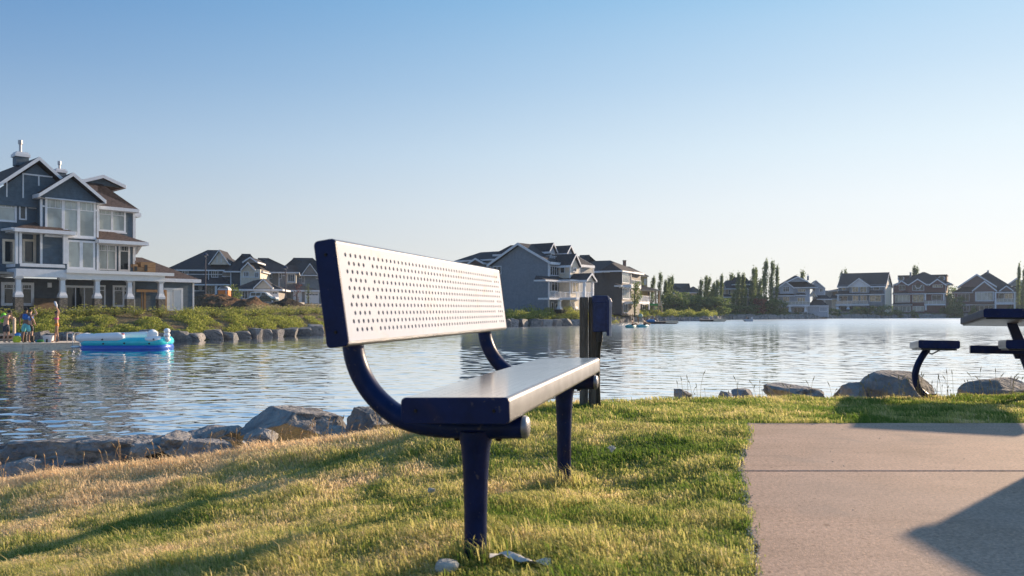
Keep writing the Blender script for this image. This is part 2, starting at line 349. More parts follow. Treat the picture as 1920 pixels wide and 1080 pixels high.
def soil_z(x, y):
    e = edge_y(x); z = lawn_z(x, y) - .075 * sstep((y - 2.3) / 1.1) * sstep((1.0 - x) / .6) * (1 - sstep((y - 3.8) / 1.1)) - .012 + mnoise.noise(Vector((x * 1.3, y * 1.3, 0))) * .018
    if y > e: z -= 0.62 * (y - e)
    if in_slab(x - .03, y + .03): z = min(z, -.04)
    elif in_slab(x + .12, y - .1): z = max(-.016, z)
    return max(z, -2.6)
mb = MB(); xs = np.concatenate([np.arange(-14, -4.5, .5), np.arange(-4.5, 5.5, .07), np.arange(5.5, 14.1, .5)]); ys = np.concatenate([np.arange(-12, 1, .5), np.arange(1, 8.2, .07), np.arange(8.2, 11.6, .3)])
mb.add([(x, y, soil_z(x, y)) for x in xs for y in ys], [(i * len(ys) + j, (i + 1) * len(ys) + j, (i + 1) * len(ys) + j + 1, i * len(ys) + j + 1) for i in range(len(xs) - 1) for j in range(len(ys) - 1)])
struct('lawn', mb, mat('lawn_soil', (0.30, 0.26, 0.11), 0.95, scale=5, col2=(0.50, 0.40, 0.22), bump=0.8, bscale=60, spec=0.1), smooth=True)

CONC = mat('concrete', (0.45, 0.305, 0.225), 0.85, scale=2.2, col2=(0.60, 0.41, 0.31), bump=0.35, bscale=170, spec=0.3)
def conc_detail(m):
    nt = m.node_tree; N = nt.nodes; L = nt.links; b = N['Principled BSDF']; src = b.inputs['Base Color'].links[0].from_socket
    tc = N.new('ShaderNodeTexCoord')
    def layer(src, scale, p0, p1, c, stretch=(1, 1, 1), detail=2):
        mp = N.new('ShaderNodeMapping'); mp.inputs['Scale'].default_value = stretch; L.new(tc.outputs['Object'], mp.inputs[0])
        n = N.new('ShaderNodeTexNoise'); n.inputs['Scale'].default_value = scale; n.inputs['Detail'].default_value = detail; L.new(mp.outputs[0], n.inputs['Vector'])
        r = N.new('ShaderNodeValToRGB'); r.color_ramp.elements[0].position = p0; r.color_ramp.elements[1].position = p1
        r.color_ramp.elements[0].color = (1, 1, 1, 1); r.color_ramp.elements[1].color = (*c, 1); L.new(n.outputs['Fac'], r.inputs[0])
        x = N.new('ShaderNodeMix'); x.data_type = 'RGBA'; x.blend_type = 'MULTIPLY'; x.inputs[0].default_value = 1; L.new(src, x.inputs[6]); L.new(r.outputs[0], x.inputs[7]); return x.outputs[2]
    s = layer(src, 75, .42, .62, (.70, .70, .70)); s = layer(s, 330, .5, .7, (.76, .76, .78)); s = layer(s, 9, .5, .75, (.84, .83, .84), (.35, 1.8, 1), 5)
    s = layer(s, 110, .56, .68, (1.45, 1.35, 1.2)); s = layer(s, 40, .66, .72, (.55, .50, .48))
    L.new(s, b.inputs['Base Color'])
conc_detail(CONC); weather(CONC, 1.1, .5, .75, (.30, .25, .22), .35); weather(CONC, 3.0, .60, .68, (.24, .20, .18), .3, 8)
def slab(y0, y1, name):
    L_ = [(slab_x(y) + .010 * math.sin(y * 9) + .006 * math.sin(y * 31), y) for y in np.arange(y0, y1 - .01, .12)] + [(slab_x(y1), y1)]
    mb = MB(); poly = [(x, y, -.1) for x, y in L_][::-1] + [(12, y0, -.1), (12, y1, -.1)]
    mb.prism(poly, (0, 0, .1)); o = struct('pavement', mb, CONC, bevel=.006)
    return o
slab(-3, JOINT - .006, 's'); slab(JOINT + .006, SLAB_Y, 's')
mb = MB(); mb.box((slab_x(JOINT) + .04, JOINT - .1, -.09), (12.1, JOINT + .1, -.03)); struct('joint_filler', mb, mat('joint_dark', (.02, .017, .015), .9))
# crumbs of earth and gravel along the ragged slab edge
mb = MB()
for i in range(1500):
    y = random.uniform(1.6, 4.8); x = slab_x(y) + random.gauss(-.002, .011); r = random.uniform(.0008, .0026)
    mb.ball((x, y, r * .5), (r * random.uniform(.8, 1.5), r, r * .7), 5, 3)
for i in range(60):
    y = random.uniform(2.0, 4.7); x = slab_x(y) + random.uniform(.05, 3.0); r = random.uniform(.0015, .003)
    mb.ball((x, y, r * .5), (r * 1.3, r, r * .6), 5, 3)
tag(mb.build('gravel', mat('tan_gravel', (.80, .58, .42), .9, var=.3, scale=60)), 'loose tan crumbs of earth and gravel along the ragged edge of the concrete', 'gravel', kind='stuff')

# grass -------------------------------------------------------------------
GRASS = foliage('grass_blades', (0.14, 0.23, 0.04), (0.60, 0.56, 0.20), 0.6, (0.92, 0.72, 0.46))
def fbm(x, y, s, seed=0):
    return np.array([mnoise.fractal(Vector((a * s, b * s, seed)), 1.0, 2.0, 3) for a, b in zip(x, y)])
def edge_np(x): return np.interp(x, [e[0] for e in EDGE], [e[1] for e in EDGE]) + 0.05 * np.sin(x * 3.1) + 0.03 * np.sin(x * 7.7 + 1)
def blades(name, n, yr, hgt, wid, filt=None, dry_bias=0.0, lean=.75, wind=(-.42, -.12)):
    y = rng.uniform(yr[0], yr[1], n); x = rng.uniform(-1, 1, n) * (.70 * y + .55)
    e = edge_np(x); sx = np.interp(y, [p[1] for p in SLAB_L], [p[0] for p in SLAB_L])
    keep = (y < e + .08) & ~((y < SLAB_Y - .01) & (x > sx + rng.normal(.004, .016, n)))
    if filt is not None: keep &= filt(x, y)
    x = x[keep]; y = y[keep]; n = len(x)
    z = np.array([soil_z(a, b) for a, b in zip(x, y)]); z = np.maximum(z, -.13 * np.maximum(0, -x - .15) - .40)
    d = np.interp(x, [-1.5, .8], [1, .0]); e = edge_np(x)
    dry = np.clip(1 - (e - y) / np.interp(x, [-3.5, -1, 0, 4], [1.1, .6, .25, .15]), 0, 1) ** .7 * np.interp(x, [-2, 0, 1], [1.2, .8, .35])
    patch = fbm(x, y, 1.6) * .55 + fbm(x, y, 5.5, 9) * .35
    side = np.interp(x, [-1.2, -.2, .3, 1.0], [.14, .07, -.12, -.18])
    tint = np.clip(.36 + side + rng.normal(0, .19, n) + patch * .95 + dry * .75 + dry_bias, 0, 1)
    h = hgt * rng.uniform(.45, 1.25, n) * (1 + .75 * fbm(x, y, 3.4, 3)) * (1 + .3 * dry)
    ang = rng.uniform(0, 2 * np.pi, n); ln = rng.uniform(.15, 1.0, n) * lean
    dx = np.cos(ang) * ln + wind[0]; dy = np.sin(ang) * ln + wind[1]
    wa = rng.uniform(0, np.pi, n); w = wid * rng.uniform(.7, 1.3, n); wx = np.cos(wa) * w / 2; wy = np.sin(wa) * w / 2
    b = np.stack([x, y, z - .01], 1); m_ = b + np.stack([dx * h * .35, dy * h * .35, h * .62 + .01], 1); t = b + np.stack([dx * h, dy * h, h * np.clip(1.05 - ln * .35, .5, 1.1)], 1)
    wv = np.stack([wx, wy, np.zeros(n)], 1)
    q1 = np.stack([b - wv, b + wv, m_ + wv * .8, m_ - wv * .8], 1); q2 = np.stack([m_ - wv * .8, m_ + wv * .8, t + wv * .12, t - wv * .12], 1)
    v = np.concatenate([q1, q2], 1).reshape(-1, 3)
    o = quads_obj(name, v, n * 2, GRASS, np.repeat(tint, 2)); return o
def grass_obj(o, label): return tag(o, label, 'grass', kind='stuff')
g1 = blades('grass', 190000, (1.35, 3.0), .038, .0028)
g2 = blades('grass', 200000, (3.0, 5.0), .036, .0038)
g3 = blades('grass', 170000, (5.0, 7.5), .038, .0052)
g5 = blades('grass', 90000, (1.9, 3.9), .085, .0034, filt=lambda x, y: (np.hypot(x + .10, y - 2.2) < rng.uniform(.02, .13, len(x))) | (np.hypot(x - .24, y - 3.5) < rng.uniform(.02, .14, len(x))), lean=.6)
g4 = blades('grass', 13000, (1.5, 7.4), .06, .0045, filt=lambda x, y: rng.uniform(size=len(x)) < .5, lean=.6)
# one object for the whole lawn
def join(objs, name):
    bm = None
    vs = []; ts = []
    for o in objs:
        me = o.data; a = np.empty(len(me.vertices) * 3, np.float32); me.vertices.foreach_get('co', a); vs.append(a.reshape(-1, 3))
        t = np.empty(len(me.polygons), np.float32); me.attributes['tint'].data.foreach_get('value', t); ts.append(t)
        mt = me.materials[0]
    for o in objs: me = o.data; bpy.data.objects.remove(o); bpy.data.meshes.remove(me)
    v = np.concatenate(vs); t = np.concatenate(ts); return quads_obj(name, v, len(v) // 4, mt, t)
grass_obj(join([g1, g2, g3, g4, g5], 'grass'), 'short patchy green and yellow grass of the near lawn, drying to straw beside the boulders')
# tall seed stalks by the boulders
def stalks(name, spots, hmin, hmax, label, m):
    mb = MB()
    for (x, y) in spots:
        z = max(soil_z(x, y), -.8); h = random.uniform(hmin, hmax); a = random.uniform(0, 6.28); l = random.uniform(.05, .35) * h
        p = [Vector((x, y, z)), Vector((x + math.cos(a) * l * .2, y + math.sin(a) * l * .2, z + h * .5)), Vector((x + math.cos(a) * l * .6, y + math.sin(a) * l * .6, z + h * .85)), Vector((x + math.cos(a) * l, y + math.sin(a) * l, z + h))]
        mb.tube(p, [.0016, .0014, .0011, .0008], 4, cap=False)
        mb.tube([p[2], lerp(p[2], p[3], .5), p[3] + (p[3] - p[2]) * .2], [.0015, .0042, .001], 5)
    return tag(mb.build(name, m, smooth=True), label, 'grass', kind='stuff')
random.seed(11)
sp = []
for i in range(120):
    x = -4.2 + 4.0 * random.random(); sp.append((x, edge_y(x) + random.uniform(-.28, .12)))
stalks('dry_grass_stalks', sp, .07, .19, 'thin dry straw stalks with seed heads in front of the left boulders', mat('straw', (.42, .29, .16), .8))
sp = [(random.uniform(1.3, 4.6), 0) for i in range(60)] + [(random.uniform(3.0, 4.6), 0) for i in range(40)]
sp = [(x, edge_y(x) + random.uniform(-.1, .15)) for x, _ in sp]
stalks('lakeside_grass_stalks', sp, .07, .26, 'thin grass stalks along the far edge of the lawn beside the picnic table', mat('straw_green', (.27, .24, .11), .8))

# boulders ------------------------------------------------------------------
ROCK = mat('boulder_rock', (0.20, 0.195, 0.20), 0.9, scale=3.5, col2=(0.44, 0.41, 0.385), bump=1.0, bscale=22, spec=0.2, distort=.8)
weather(ROCK, 4, .55, .62, (.07, .07, .075), .7, 10)
ROCK_DARK = mat('wet_boulder_rock', (0.07, 0.078, 0.09), 0.7, scale=3, col2=(0.27, 0.26, 0.25), bump=0.9, bscale=20, spec=0.4, distort=1.2)
def rock_obj(name, c, size, seed, m, sub=4, planes=9, rough=.06, label=None, group=None, rot=0.0, soft=.85, block=0):
    r = random.Random(seed); bm = bmesh.new(); bmesh.ops.create_icosphere(bm, subdivisions=sub, radius=1)
    pl = []
    if block:
        for ax in range(3):
            for sg in (-1, 1):
                n = Vector([r.uniform(-.28, .28) for _ in range(3)]); n[ax] = sg; pl.append((n.normalized(), block * r.uniform(.85, 1.12)))
    for i in range(planes):
        n = Vector((r.gauss(0, 1), r.gauss(0, 1), r.gauss(0, .8))).normalized(); pl.append((n, r.uniform(.52, .85)))
    pl.append((Vector((r.uniform(-.25, .25), r.uniform(-.25, .25), 1)).normalized(), r.uniform(.6, .8)))
    sx, sy, sz = size; R = Matrix.Rotation(rot, 3, 'Z')
    for v in bm.verts:
        p = v.co.copy()
        for n, d in pl:
            k = p.dot(n)
            if k > d: p -= n * (k - d) * soft
        q = p * 2.3 + Vector((seed * 3.7, 0, 0))
        f = mnoise.fractal(q, .9, 2.1, 5) * rough + abs(mnoise.noise(q * .8 + Vector((0, 9, 0)))) * rough * 1.2 - abs(mnoise.noise(q * 2.6)) * rough * .8
        p *= 1 + f
        v.co = R @ Vector((p.x * sx / 2 * 1.15, p.y * sy / 2 * 1.15, p.z * sz / 2 * 1.2))
    me = bpy.data.meshes.new(name); bm.to_mesh(me); bm.free(); me.materials.append(m); me.shade_smooth(); me.set_sharp_from_angle(angle=math.radians(24))
    o = bpy.data.objects.new(name, me); COL.objects.link(o); o.location = c
    return tag(o, label, 'rock', group)
def near_rock(x0, x1, y0, y1, Y, dep, seed, label, sink=.35, **k):
    k.setdefault('planes', 20); k.setdefault('soft', 1.0); k.setdefault('rough', .07)
    a = P(x0, y1, Y); b = P(x1, y0, Y); w = b.x - a.x; h = b.z - a.z
    full = h / (1 - sink); cz = b.z - full / 2
    return rock_obj('boulder', ((a.x + b.x) / 2, Y + dep / 2, cz), (w, dep, full), seed, k.pop('m', ROCK), label=label, group='boulders at the near lawn edge', sub=5, **k)
near_rock(-60, 292, 832, 905, 5.75, .75, 3, 'long low grey boulder with pitted top at the left edge of the near bank', planes=8, rough=.15, sink=.3)
near_rock(-40, 62, 868, 915, 5.5, .35, 23, 'small grey boulder at the left frame edge in front of the long pitted one', sink=.2)
near_rock(258, 360, 815, 852, 5.95, .5, 8, 'smooth grey boulder behind the right end of the long pitted one', sink=.4)
near_rock(316, 436, 801, 850, 6.15, .6, 5, 'rounded brownish grey boulder touching the water, second behind the dry stalks', sink=.35)
near_rock(288, 438, 828, 878, 5.55, .4, 13, 'low wide grey boulder in the dry grass right of the long pitted one', sink=.3)
near_rock(398, 446, 801, 826, 6.3, .35, 15, 'small pale boulder between the rounded one and the large humped one', sink=.3)
near_rock(440, 625, 769, 832, 6.1, .85, 31, 'large humped grey boulder at the water left of the bench', sink=.35, planes=12)
near_rock(438, 512, 812, 838, 5.6, .35, 17, 'small flat boulder in the dry grass below the large humped one', sink=.3)
near_rock(588, 642, 803, 832, 5.7, .3, 19, 'small jagged boulder between the humped one and the dark one by the bench', sink=.3)
near_rock(615, 760, 769, 826, 5.7, .7, 41, 'dark veined boulder behind the curved arm of the bench', sink=.35, m=ROCK_DARK)
near_rock(1266, 1304, 731, 752, 7.6, .3, 43, 'tiny dark boulder behind the lawn right of the wooden post', sink=.3)
near_rock(1350, 1384, 735, 752, 7.5, .3, 45, 'small flat boulder peeking over the lawn, left of a similar darker one', sink=.3)
near_rock(1378, 1422, 732, 752, 7.6, .35, 47, 'small dark boulder peeking over the lawn, right of a paler flat one', sink=.3)
near_rock(1444, 1552, 724, 752, 7.8, .5, 49, 'long flat dark boulder alone behind the middle of the lawn edge', sink=.3, planes=8)
near_rock(1586, 1678, 715, 754, 7.8, .5, 51, 'streaked low boulder left of the big one under the picnic seat', sink=.3)
near_rock(1652, 1796, 704, 768, 7.6, .7, 57, 'big angular brown boulder behind the curved leg of the picnic seat', sink=.3, planes=11, rough=.04)
near_rock(1820, 1990, 716, 770, 7.7, .7, 55, 'angular brown boulder at the right edge behind the picnic table', sink=.3, rough=.04)
for i, (x0, x1, Y, s) in enumerate([(-330, -60, 6.4, 61), (2000, 2200, 7.7, 63)]):
    near_rock(x0, x1, 725 if i else 850, 780 if i else 930, Y, .7, s, ['big grey boulder past the left edge of the near bank', 'brown boulder past the picnic table on the near bank'][i])
# more below the bank crest, seen from the side
# riprap row of the left bank
random.seed(5)
protos = [rock_obj('boulder', (0, 0, -50), (1.75, 1.5, 1.5), 100 + i, [ROCK, ROCK_DARK][i % 2], sub=3, rough=.05, soft=1.0, planes=3, block=.6) for i in range(7)]
for p in protos: p.location = (0, 0, 0)
used = [False] * 7
def place_rock(i, loc, s, rz, label, group):
    k = i % 7
    if used[k]: o = protos[k].copy(); COL.objects.link(o)
    else: o = protos[k]; used[k] = True
    o.location = loc; o.scale = s; o.rotation_euler = (0, 0, rz); tag(o, label, 'rock', group); return o
px = 34; n = 0
while px < 604:
    Y = float(shore_Y(px)) ; w = random.uniform(.8, 1.6)
    x = (px - 960) / F * Y; s = w / 1.25
    lab = ('grey riprap boulder behind the dock, %s from the left edge' % ORD[n]) if px < 160 else ('grey riprap boulder below the green bank, %s from the left along the row' % ORD[n])
    place_rock(random.randrange(100), (x, Y + .2, -1.02 + random.uniform(-.16, .12)), (s, s * random.uniform(.7, .95), random.uniform(.52, .80)), random.choice((0, 3.14)) + random.uniform(-.5, .5), lab, 'riprap boulders along the left bank')
    px += w * F / Y * random.uniform(.74, .92); n += 1
px = 946; n = 0
while px < 1180:
    Y = float(shore_Y(px)) ; w = random.uniform(1.1, 1.9); x = (px - 960) / F * Y; s = w / 1.25
    if not (1092 < px < 1143):
        place_rock(random.randrange(100), (x, Y + .3, -.95), (s, s, random.uniform(.9, 1.2)), random.uniform(0, 6.28), 'grey riprap boulder under the grey gabled house bank, %s rightward from the bench' % ORD[n], 'riprap boulders along the middle bank'); n += 1
    px += w * F / Y * .85
def riprap(px0, px1, step, size, label, h=.5):
    mb = MB()
    px = px0
    while px < px1:
        Y = float(shore_Y(px)) + random.uniform(-.3, 2.2); x = (px - 960) / F * Y; s = size * random.uniform(.5, 1.2)
        c = Vector((x, Y, WATER_Z + .1 + max(0, (Y - float(shore_Y(px)))) * .25)); R = Matrix.Rotation(random.uniform(0, 6), 3, 'Z')
        b = [R @ Vector((a * s * random.uniform(.7, 1.1), bb * s * random.uniform(.7, 1.1), -.4)) + c for a, bb in ((-.5, -.5), (.5, -.5), (.5, .5), (-.5, .5))]
        t = [R @ Vector((a * s * random.uniform(.3, .8), bb * s * random.uniform(.3, .8), h * random.uniform(.6, 1.3))) + c for a, bb in ((-.5, -.5), (.5, -.5), (.5, .5), (-.5, .5))]
        mb.hexa(b, t); px += step * random.uniform(.4, 1.3)
    return tag(mb.build('riprap', ROCK), label, 'rocks', kind='stuff')
riprap(1150, 1345, .9, 1.5, 'far riprap stones along the shore behind the floating docks')
riprap(1345, 2300, .8, 1.5, 'band of small riprap stones along the far shore below the lake houses', .55)
riprap(620, 930, 4, 1.5, 'riprap stones on the bank hidden behind the bench')
# ================================================================ BENCH
STEEL = mat('brushed_steel', (0.335, 0.385, 0.49), 0.6, metal=0.0, spec=.25, var=0.06, scale=5, stretch=(1, 1, 1), bump=0.04, bscale=400, col2=(0.37, 0.42, 0.53))
SEAT_STEEL = mat('polished_seat_steel', (0.66, 0.68, 0.71), 0.18, metal=0.85, var=0.12, scale=6, col2=(0.80, 0.82, 0.85))
STEEL_GREY = mat('worn_steel_edge', (0.27, 0.27, 0.29), 0.40, metal=0.6, var=0.12, scale=9)
SCREW = mat('dark_screw', (0.02, 0.018, 0.018), 0.4, metal=.6)
weather(STEEL, 9, .58, .72, (.40, .27, .19), .35); weather(STEEL, 3, .5, .8, (.50, .50, .52), .35)
DARK_STEEL = mat('dull_table_steel', (.09, .095, .11), .8, spec=.15)
def rounded(w, h, r, n=5):           # loop in (a,b), corners rounded
    out = []
    for cx, cy, a0 in ((w - r, h - r, 0), (r, h - r, 90), (r, r, 180), (w - r, r, 270)):
        for i in range(n + 1):
            a = math.radians(a0 + 90 * i / n); out.append((cx + r * math.cos(a), cy + r * math.sin(a)))
    return out
def plank(parent, name, O, eA, eN, eV, L, h, t, rows, pr, pc, hr, margin, gaps, capname='end_cap', cap_t=.006):
    """steel-wrapped plank: outer face at O, spanned by eA (length) and eV (height), body behind it along -eN"""
    prof = rounded(h, t, .012)       # (v, depth)
    def X(a, v, d): return O + eA * a + eV * v - eN * (t - d)    # d=t at outer face
    mb = MB(); n = len(prof); vs = []
    for a in (cap_t, L - cap_t): vs += [X(a, v, d) for v, d in prof]
    fs = []
    for i in range(n):
        j = (i + 1) % n
        if abs(prof[i][1] - t) < 1e-6 and abs(prof[j][1] - t) < 1e-6: continue          # leave the outer face open
        fs.append((i, j, n + j, n + i))
    mb.add(vs, fs)
    shell = mb.build(name + '_shell', STEEL_GREY, parent, smooth=False, auto=50)
    mb = MB(); v0, v1 = .012, h - .012
    # perforated face
    rowh = pr; vstart = margin; K = 12
    def rect(a0, a1, b0, b1):
        if a1 - a0 < 1e-5 or b1 - b0 < 1e-5: return
        mb.add([X(a0, b0, t), X(a1, b0, t), X(a1, b1, t), X(a0, b1, t)], [(0, 1, 2, 3)])
    rect(cap_t, L - cap_t, v0, vstart); rect(cap_t, L - cap_t, vstart + rows * rowh, v1)
    A0 = .035; A1 = L - .035
    ncell = int((A1 - A0) / pc); A1 = A0 + ncell * pc + pc / 2
    for r in range(rows):
        b0 = vstart + r * rowh; b1 = b0 + rowh; odd = (rows - 1 - r) % 2; off = pc / 2 if odd else 0
        rect(cap_t, A0 + off, b0, b1); rect(A0 + off + ncell * pc, L - cap_t, b0, b1)
        for c in range(ncell):
            a0 = A0 + off + c * pc; a1 = a0 + pc
            if (odd and c in gaps): rect(a0, a1, b0, b1); continue
            ca, cb = (a0 + a1) / 2, (b0 + b1) / 2; ring = []; sq = []
            for k in range(K):
                an = 2 * math.pi * (k + .5) / K; cx, sx = math.cos(an), math.sin(an)
                m_ = max(abs(cx) / (pc / 2), abs(sx) / (rowh / 2)); sq.append((ca + cx / m_, cb + sx / m_)); ring.append((ca + cx * hr, cb + sx * hr))
            # exact corners
            base = len(mb.v)
            pts = [X(a, b, t) for a, b in sq] + [X(a, b, t) for a, b in ring] + [X(ca + (a - ca) * .94, cb + (b - cb) * .94, t - .0035) for a, b in ring]
            cor = [(a1, b1), (a0, b1), (a0, b0), (a1, b0)]
            f = []
            for k in range(K):
                j = (k + 1) % K; f.append((k, j, K + j, K + k)); f.append((K + k, K + j, 2 * K + j, 2 * K + k))
            pts += [X(a, b, t) for a, b in cor]
            for k in range(K):                # fill the corner triangles
                j = (k + 1) % K
                (xa, ya), (xb, yb) = sq[k], sq[j]
                for q, (cxx, cyy) in enumerate(cor):
                    on = lambda p: (abs(p[0] - cxx) < 1e-6 or abs(p[1] - cyy) < 1e-6)
                    if on(sq[k]) and on(sq[j]) and not (abs(xa - xb) < 1e-6 or abs(ya - yb) < 1e-6) and abs(xa - cxx) < pc * .8 and abs(ya - cyy) < rowh * .8 and abs(xb - cxx) < pc * .8 and abs(yb - cyy) < rowh * .8:
                        f.append((k, j, 3 * K + q)); break
            mb.add(pts, f)
    me = mb.build('perforated_face', SEAT_STEEL if name == 'seat' else STEEL, shell)
    mb = MB(); mb.prism([X(.05, .02, t - .02), X(L - .05, .02, t - .02), X(L - .05, h - .02, t - .02), X(.05, h - .02, t - .02)], -eN * .004)
    mb.build('hollow_shade_panel', mat('plank_hollow_shade', (.02, .016, .015), .9), shell)  # near-black panel stands in for the shade of the hollow behind the holes
    pc_ = rounded(h, t, .013)
    for a0, a1 in ((-.001, cap_t), (L - cap_t, L + .001)):
        mb = MB(); mb.prism([X(a0, v, d) for v, d in pc_], eA * (a1 - a0)); c = mb.build(capname, NAVY, shell, bevel=.002, auto=50)
        aa = a0 if a0 < .1 else a1; s = -1 if a0 < .1 else 1
        for vv in (.04, h - .04):
            mb = MB(); mb.tube([X(aa, vv, t * .5), X(aa + s * .003, vv, t * .5)], [.0048, .004], 10); mb.build('screw', SCREW, shell)
    return shell
def make_bench():
    yaw, pit, X0, Z0, roll, w, t, L = .2425, .0024, -.0078, -.2166, .0267, .2886, .0673, 1.6937
    bu, bz, h, tilt, th, inset, legu = -.4307, .1366, .287, .1119, .0631, .1701, -.1405
    e1 = Vector((math.sin(yaw) * math.cos(pit), math.cos(yaw) * math.cos(pit), math.sin(pit)))
    e2 = Vector((math.cos(yaw), -math.sin(yaw), 0)); e3 = e2.cross(e1)
    u = e2 * math.cos(roll) + e3 * math.sin(roll); v = -e2 * math.sin(roll) + e3 * math.cos(roll)
    R = Vector((X0, 2.0, CZ + Z0))
    base = R + e1 * L / 2 + u * legu; root = thing('park_bench', 'park bench of perforated steel with navy frame and end caps on the lawn', 'bench', (base.x, base.y, 0))
    # seat: outer face up, eV from back to front
    plank(root, 'seat', R - u * w, e1, v, u, L, w, t, 9, .0255, .0316, .0038, .028, (4, 46))
    bt = u * -math.sin(tilt) + v * math.cos(tilt); bn = u * math.cos(tilt) + v * math.sin(tilt)
    B = R + u * bu + v * bz
    plank(root, 'backrest', B, e1, bn, bt, L, h, th, 10, .0227, .0316, .0062, .030, (4, 47))
    def uv(px, py, a):
        O = R + e1 * a - Vector((0, 0, CZ)); d = Vector(((px - 960) / F, 1, -(py - HZ) / F)); k = O.dot(e1) / d.dot(e1); q = d * k - O
        return q.dot(u), q.dot(v)
    def spline(pts, n=8):
        out = []
        for i in range(len(pts) - 1):
            p0 = pts[max(i - 1, 0)]; p1 = pts[i]; p2 = pts[i + 1]; p3 = pts[min(i + 2, len(pts) - 1)]
            for k in range(n):
                s = k / n; out.append(tuple(.5 * (2 * b + (c - a) * s + (2 * a - 5 * b + 4 * c - d) * s * s + (3 * b - a - 3 * c + d) * s ** 3) for a, b, c, d in zip(p0, p1, p2, p3)))
        return out + [pts[-1]]
    cpx = [(660, 630), (666, 672), (682, 712), (710, 750), (752, 782), (806, 798), (868, 802), (925, 802), (984, 801)]
    path = spline([uv(x, y, inset) for x, y in cpx])
    legsO = []
    for a, base_px in ((inset, 897), (L - inset + .02, 1062)):
        mb = MB(); mb.tube([R + e1 * a + u * p + v * q for p, q in path], .0305, 20)
        arm = mb.build('arm', NAVY, root, auto=40)
        pe = path[-1]; mb = MB(); c = R + e1 * a + u * pe[0] + v * pe[1]
        mb.tube([c - u * .004, c + u * .003, c + u * .010, c + u * .013], [.0318, .0318, .026, .010], 20); mb.build('tube_cap', STEEL_GREY, arm, auto=60)
        lu = uv(base_px, 1000 if a < 1 else 880, a)[0]
        top = R + e1 * a + u * lu + v * (pe[1]); bot = Vector((top.x, top.y, -.12)); Hh = top.z
        zs = [top.z - .010, top.z - .036, top.z - .052, top.z - .08, top.z - .14, top.z - .24, -.15]
        rs = [.047, .045, .041, .038, .0345, .0315, .0305]
        mb = MB(); mb.tube([Vector((top.x, top.y, z)) for z in zs], rs, 24, sx=1.0); mb.build('leg', NAVY, root, auto=40)
        # bolts and plates below the arm
        for du in (-.055, .065):
            q = top + u * du; mb = MB(); mb.tube([q - v * .026, q - v * .038], [.0105, .008], 8); mb.build('bolt', SCREW, arm)
        mb = MB(); q0 = R + e1 * a
        mb.prism([q0 + u * (-.235) - v * (t + .001) - e1 * .028, q0 + u * (-.02) - v * (t + .001) - e1 * .028, q0 + u * (-.02) - v * (t + .001) + e1 * .028, q0 + u * (-.235) - v * (t + .001) + e1 * .028], -v * .008)
        mb.build('mounting_plate', NAVY, root)
    return root
bench = make_bench()

# wooden post with metal box -------------------------------------------------
def make_post():
    Y = 5.75; OLDWOOD = mat('grey_weathered_post', (0.13, 0.108, 0.09), 0.9, scale=7, stretch=(6, 6, .6), col2=(0.30, 0.26, 0.22), bump=1.0, bscale=30, spec=.2)
    def q(px, py): return P(px, py, Y)
    root = thing('wooden_post', 'weathered wooden post pair behind the far end of the bench', 'post', (q(1105, 755).x, Y, 0))
    a, b, c = q(1087.5, 557), q(1103.5, 557), q(1127, 557)
    w1 = b.x - a.x; w2 = c.x - b.x
    mb = MB(); mb.box((a.x, Y - .01, -.3), (b.x - .003, Y + .045, a.z)); mb.build('plank', OLDWOOD, root, bevel=.006)
    mb = MB(); mb.box((b.x + .003, Y + .004, -.3), (c.x - .028, Y + .045, a.z + .001)); mb.build('plank', OLDWOOD, root, bevel=.006)
    LW = mat('light_weathered_batten', (0.20, 0.17, 0.14), 0.9, scale=7, stretch=(6, 6, .6), col2=(0.42, 0.36, 0.30), bump=.8, bscale=30)
    mb = MB(); mb.box((c.x - .026, Y + .02, -.3), (c.x - .004, Y + .05, q(0, 622).z)); mb.build('batten', LW, root, bevel=.004)
    # box
    bx0, bx1 = q(1110.5, 0).x, q(1138, 0).x; z1, z0 = q(0, 554.5).z, q(0, 622).z
    BX = mat('navy_box_paint', (0.014, 0.026, 0.095), 0.42, var=.3, scale=26, bump=.1, bscale=60)
    r2 = thing('metal_box', 'navy painted metal utility box with lighter hinged lid fixed on the wooden post', 'utility box', (bx1, Y - .06, z0))
    mb = MB(); mb.box((bx0, Y - .09, z0), (bx1, Y - .012, z1 - .01)); mb.box((bx0 - .004, Y - .094, z1 - .055), (bx1, Y - .012, z1)); mb.build('housing', BX, r2, bevel=.006)
    LID = mat('worn_lid_metal', (0.36, 0.36, 0.42), 0.38, metal=.5, var=.15, scale=9)
    lx = bx1 + .001
    mb = MB(); prof = [(lx, z0 - .028), (lx + .020, z0 - .030), (lx + .024, z1 - .045), (lx + .012, z1 - .016), (lx - .006, z1 - .001), (lx - .006, z1 - .010), (lx, z1 - .03)]
    mb.prism([(x, Y - .095, z) for x, z in prof], (0, .085, 0)); mb.build('lid', LID, r2, bevel=.002)
    mb = MB(); mb.box((lx - .016, Y - .099, z0 - .026), (lx + .0035, Y - .096, z1 - .03)); mb.build('hinge', BX, r2)
    # conduit below the box
    cx = q(1122, 0).x; mb = MB(); zz = [q(0, y).z for y in (619, 640, 655, 700, 765)]
    r3 = thing('conduit', 'black conduit pipe hanging below the navy box beside the wooden post', 'pipe', (cx, Y, 0))
    mb.tube([(cx, Y - .06, zz[0]), (cx, Y - .06, zz[1])], .024, 10); mb.build('coupling', BLACK, r3, auto=40)
    mb = MB(); mb.tube([(cx, Y - .06, zz[1]), (cx - .004, Y - .055, zz[2]), (cx - .012, Y - .05, zz[3]), (cx + .002, Y - .045, zz[4] - .1)], [.019, .015, .014, .017], 10); mb.build('pipe', BLACK, r3, auto=40)
    return root
make_post()

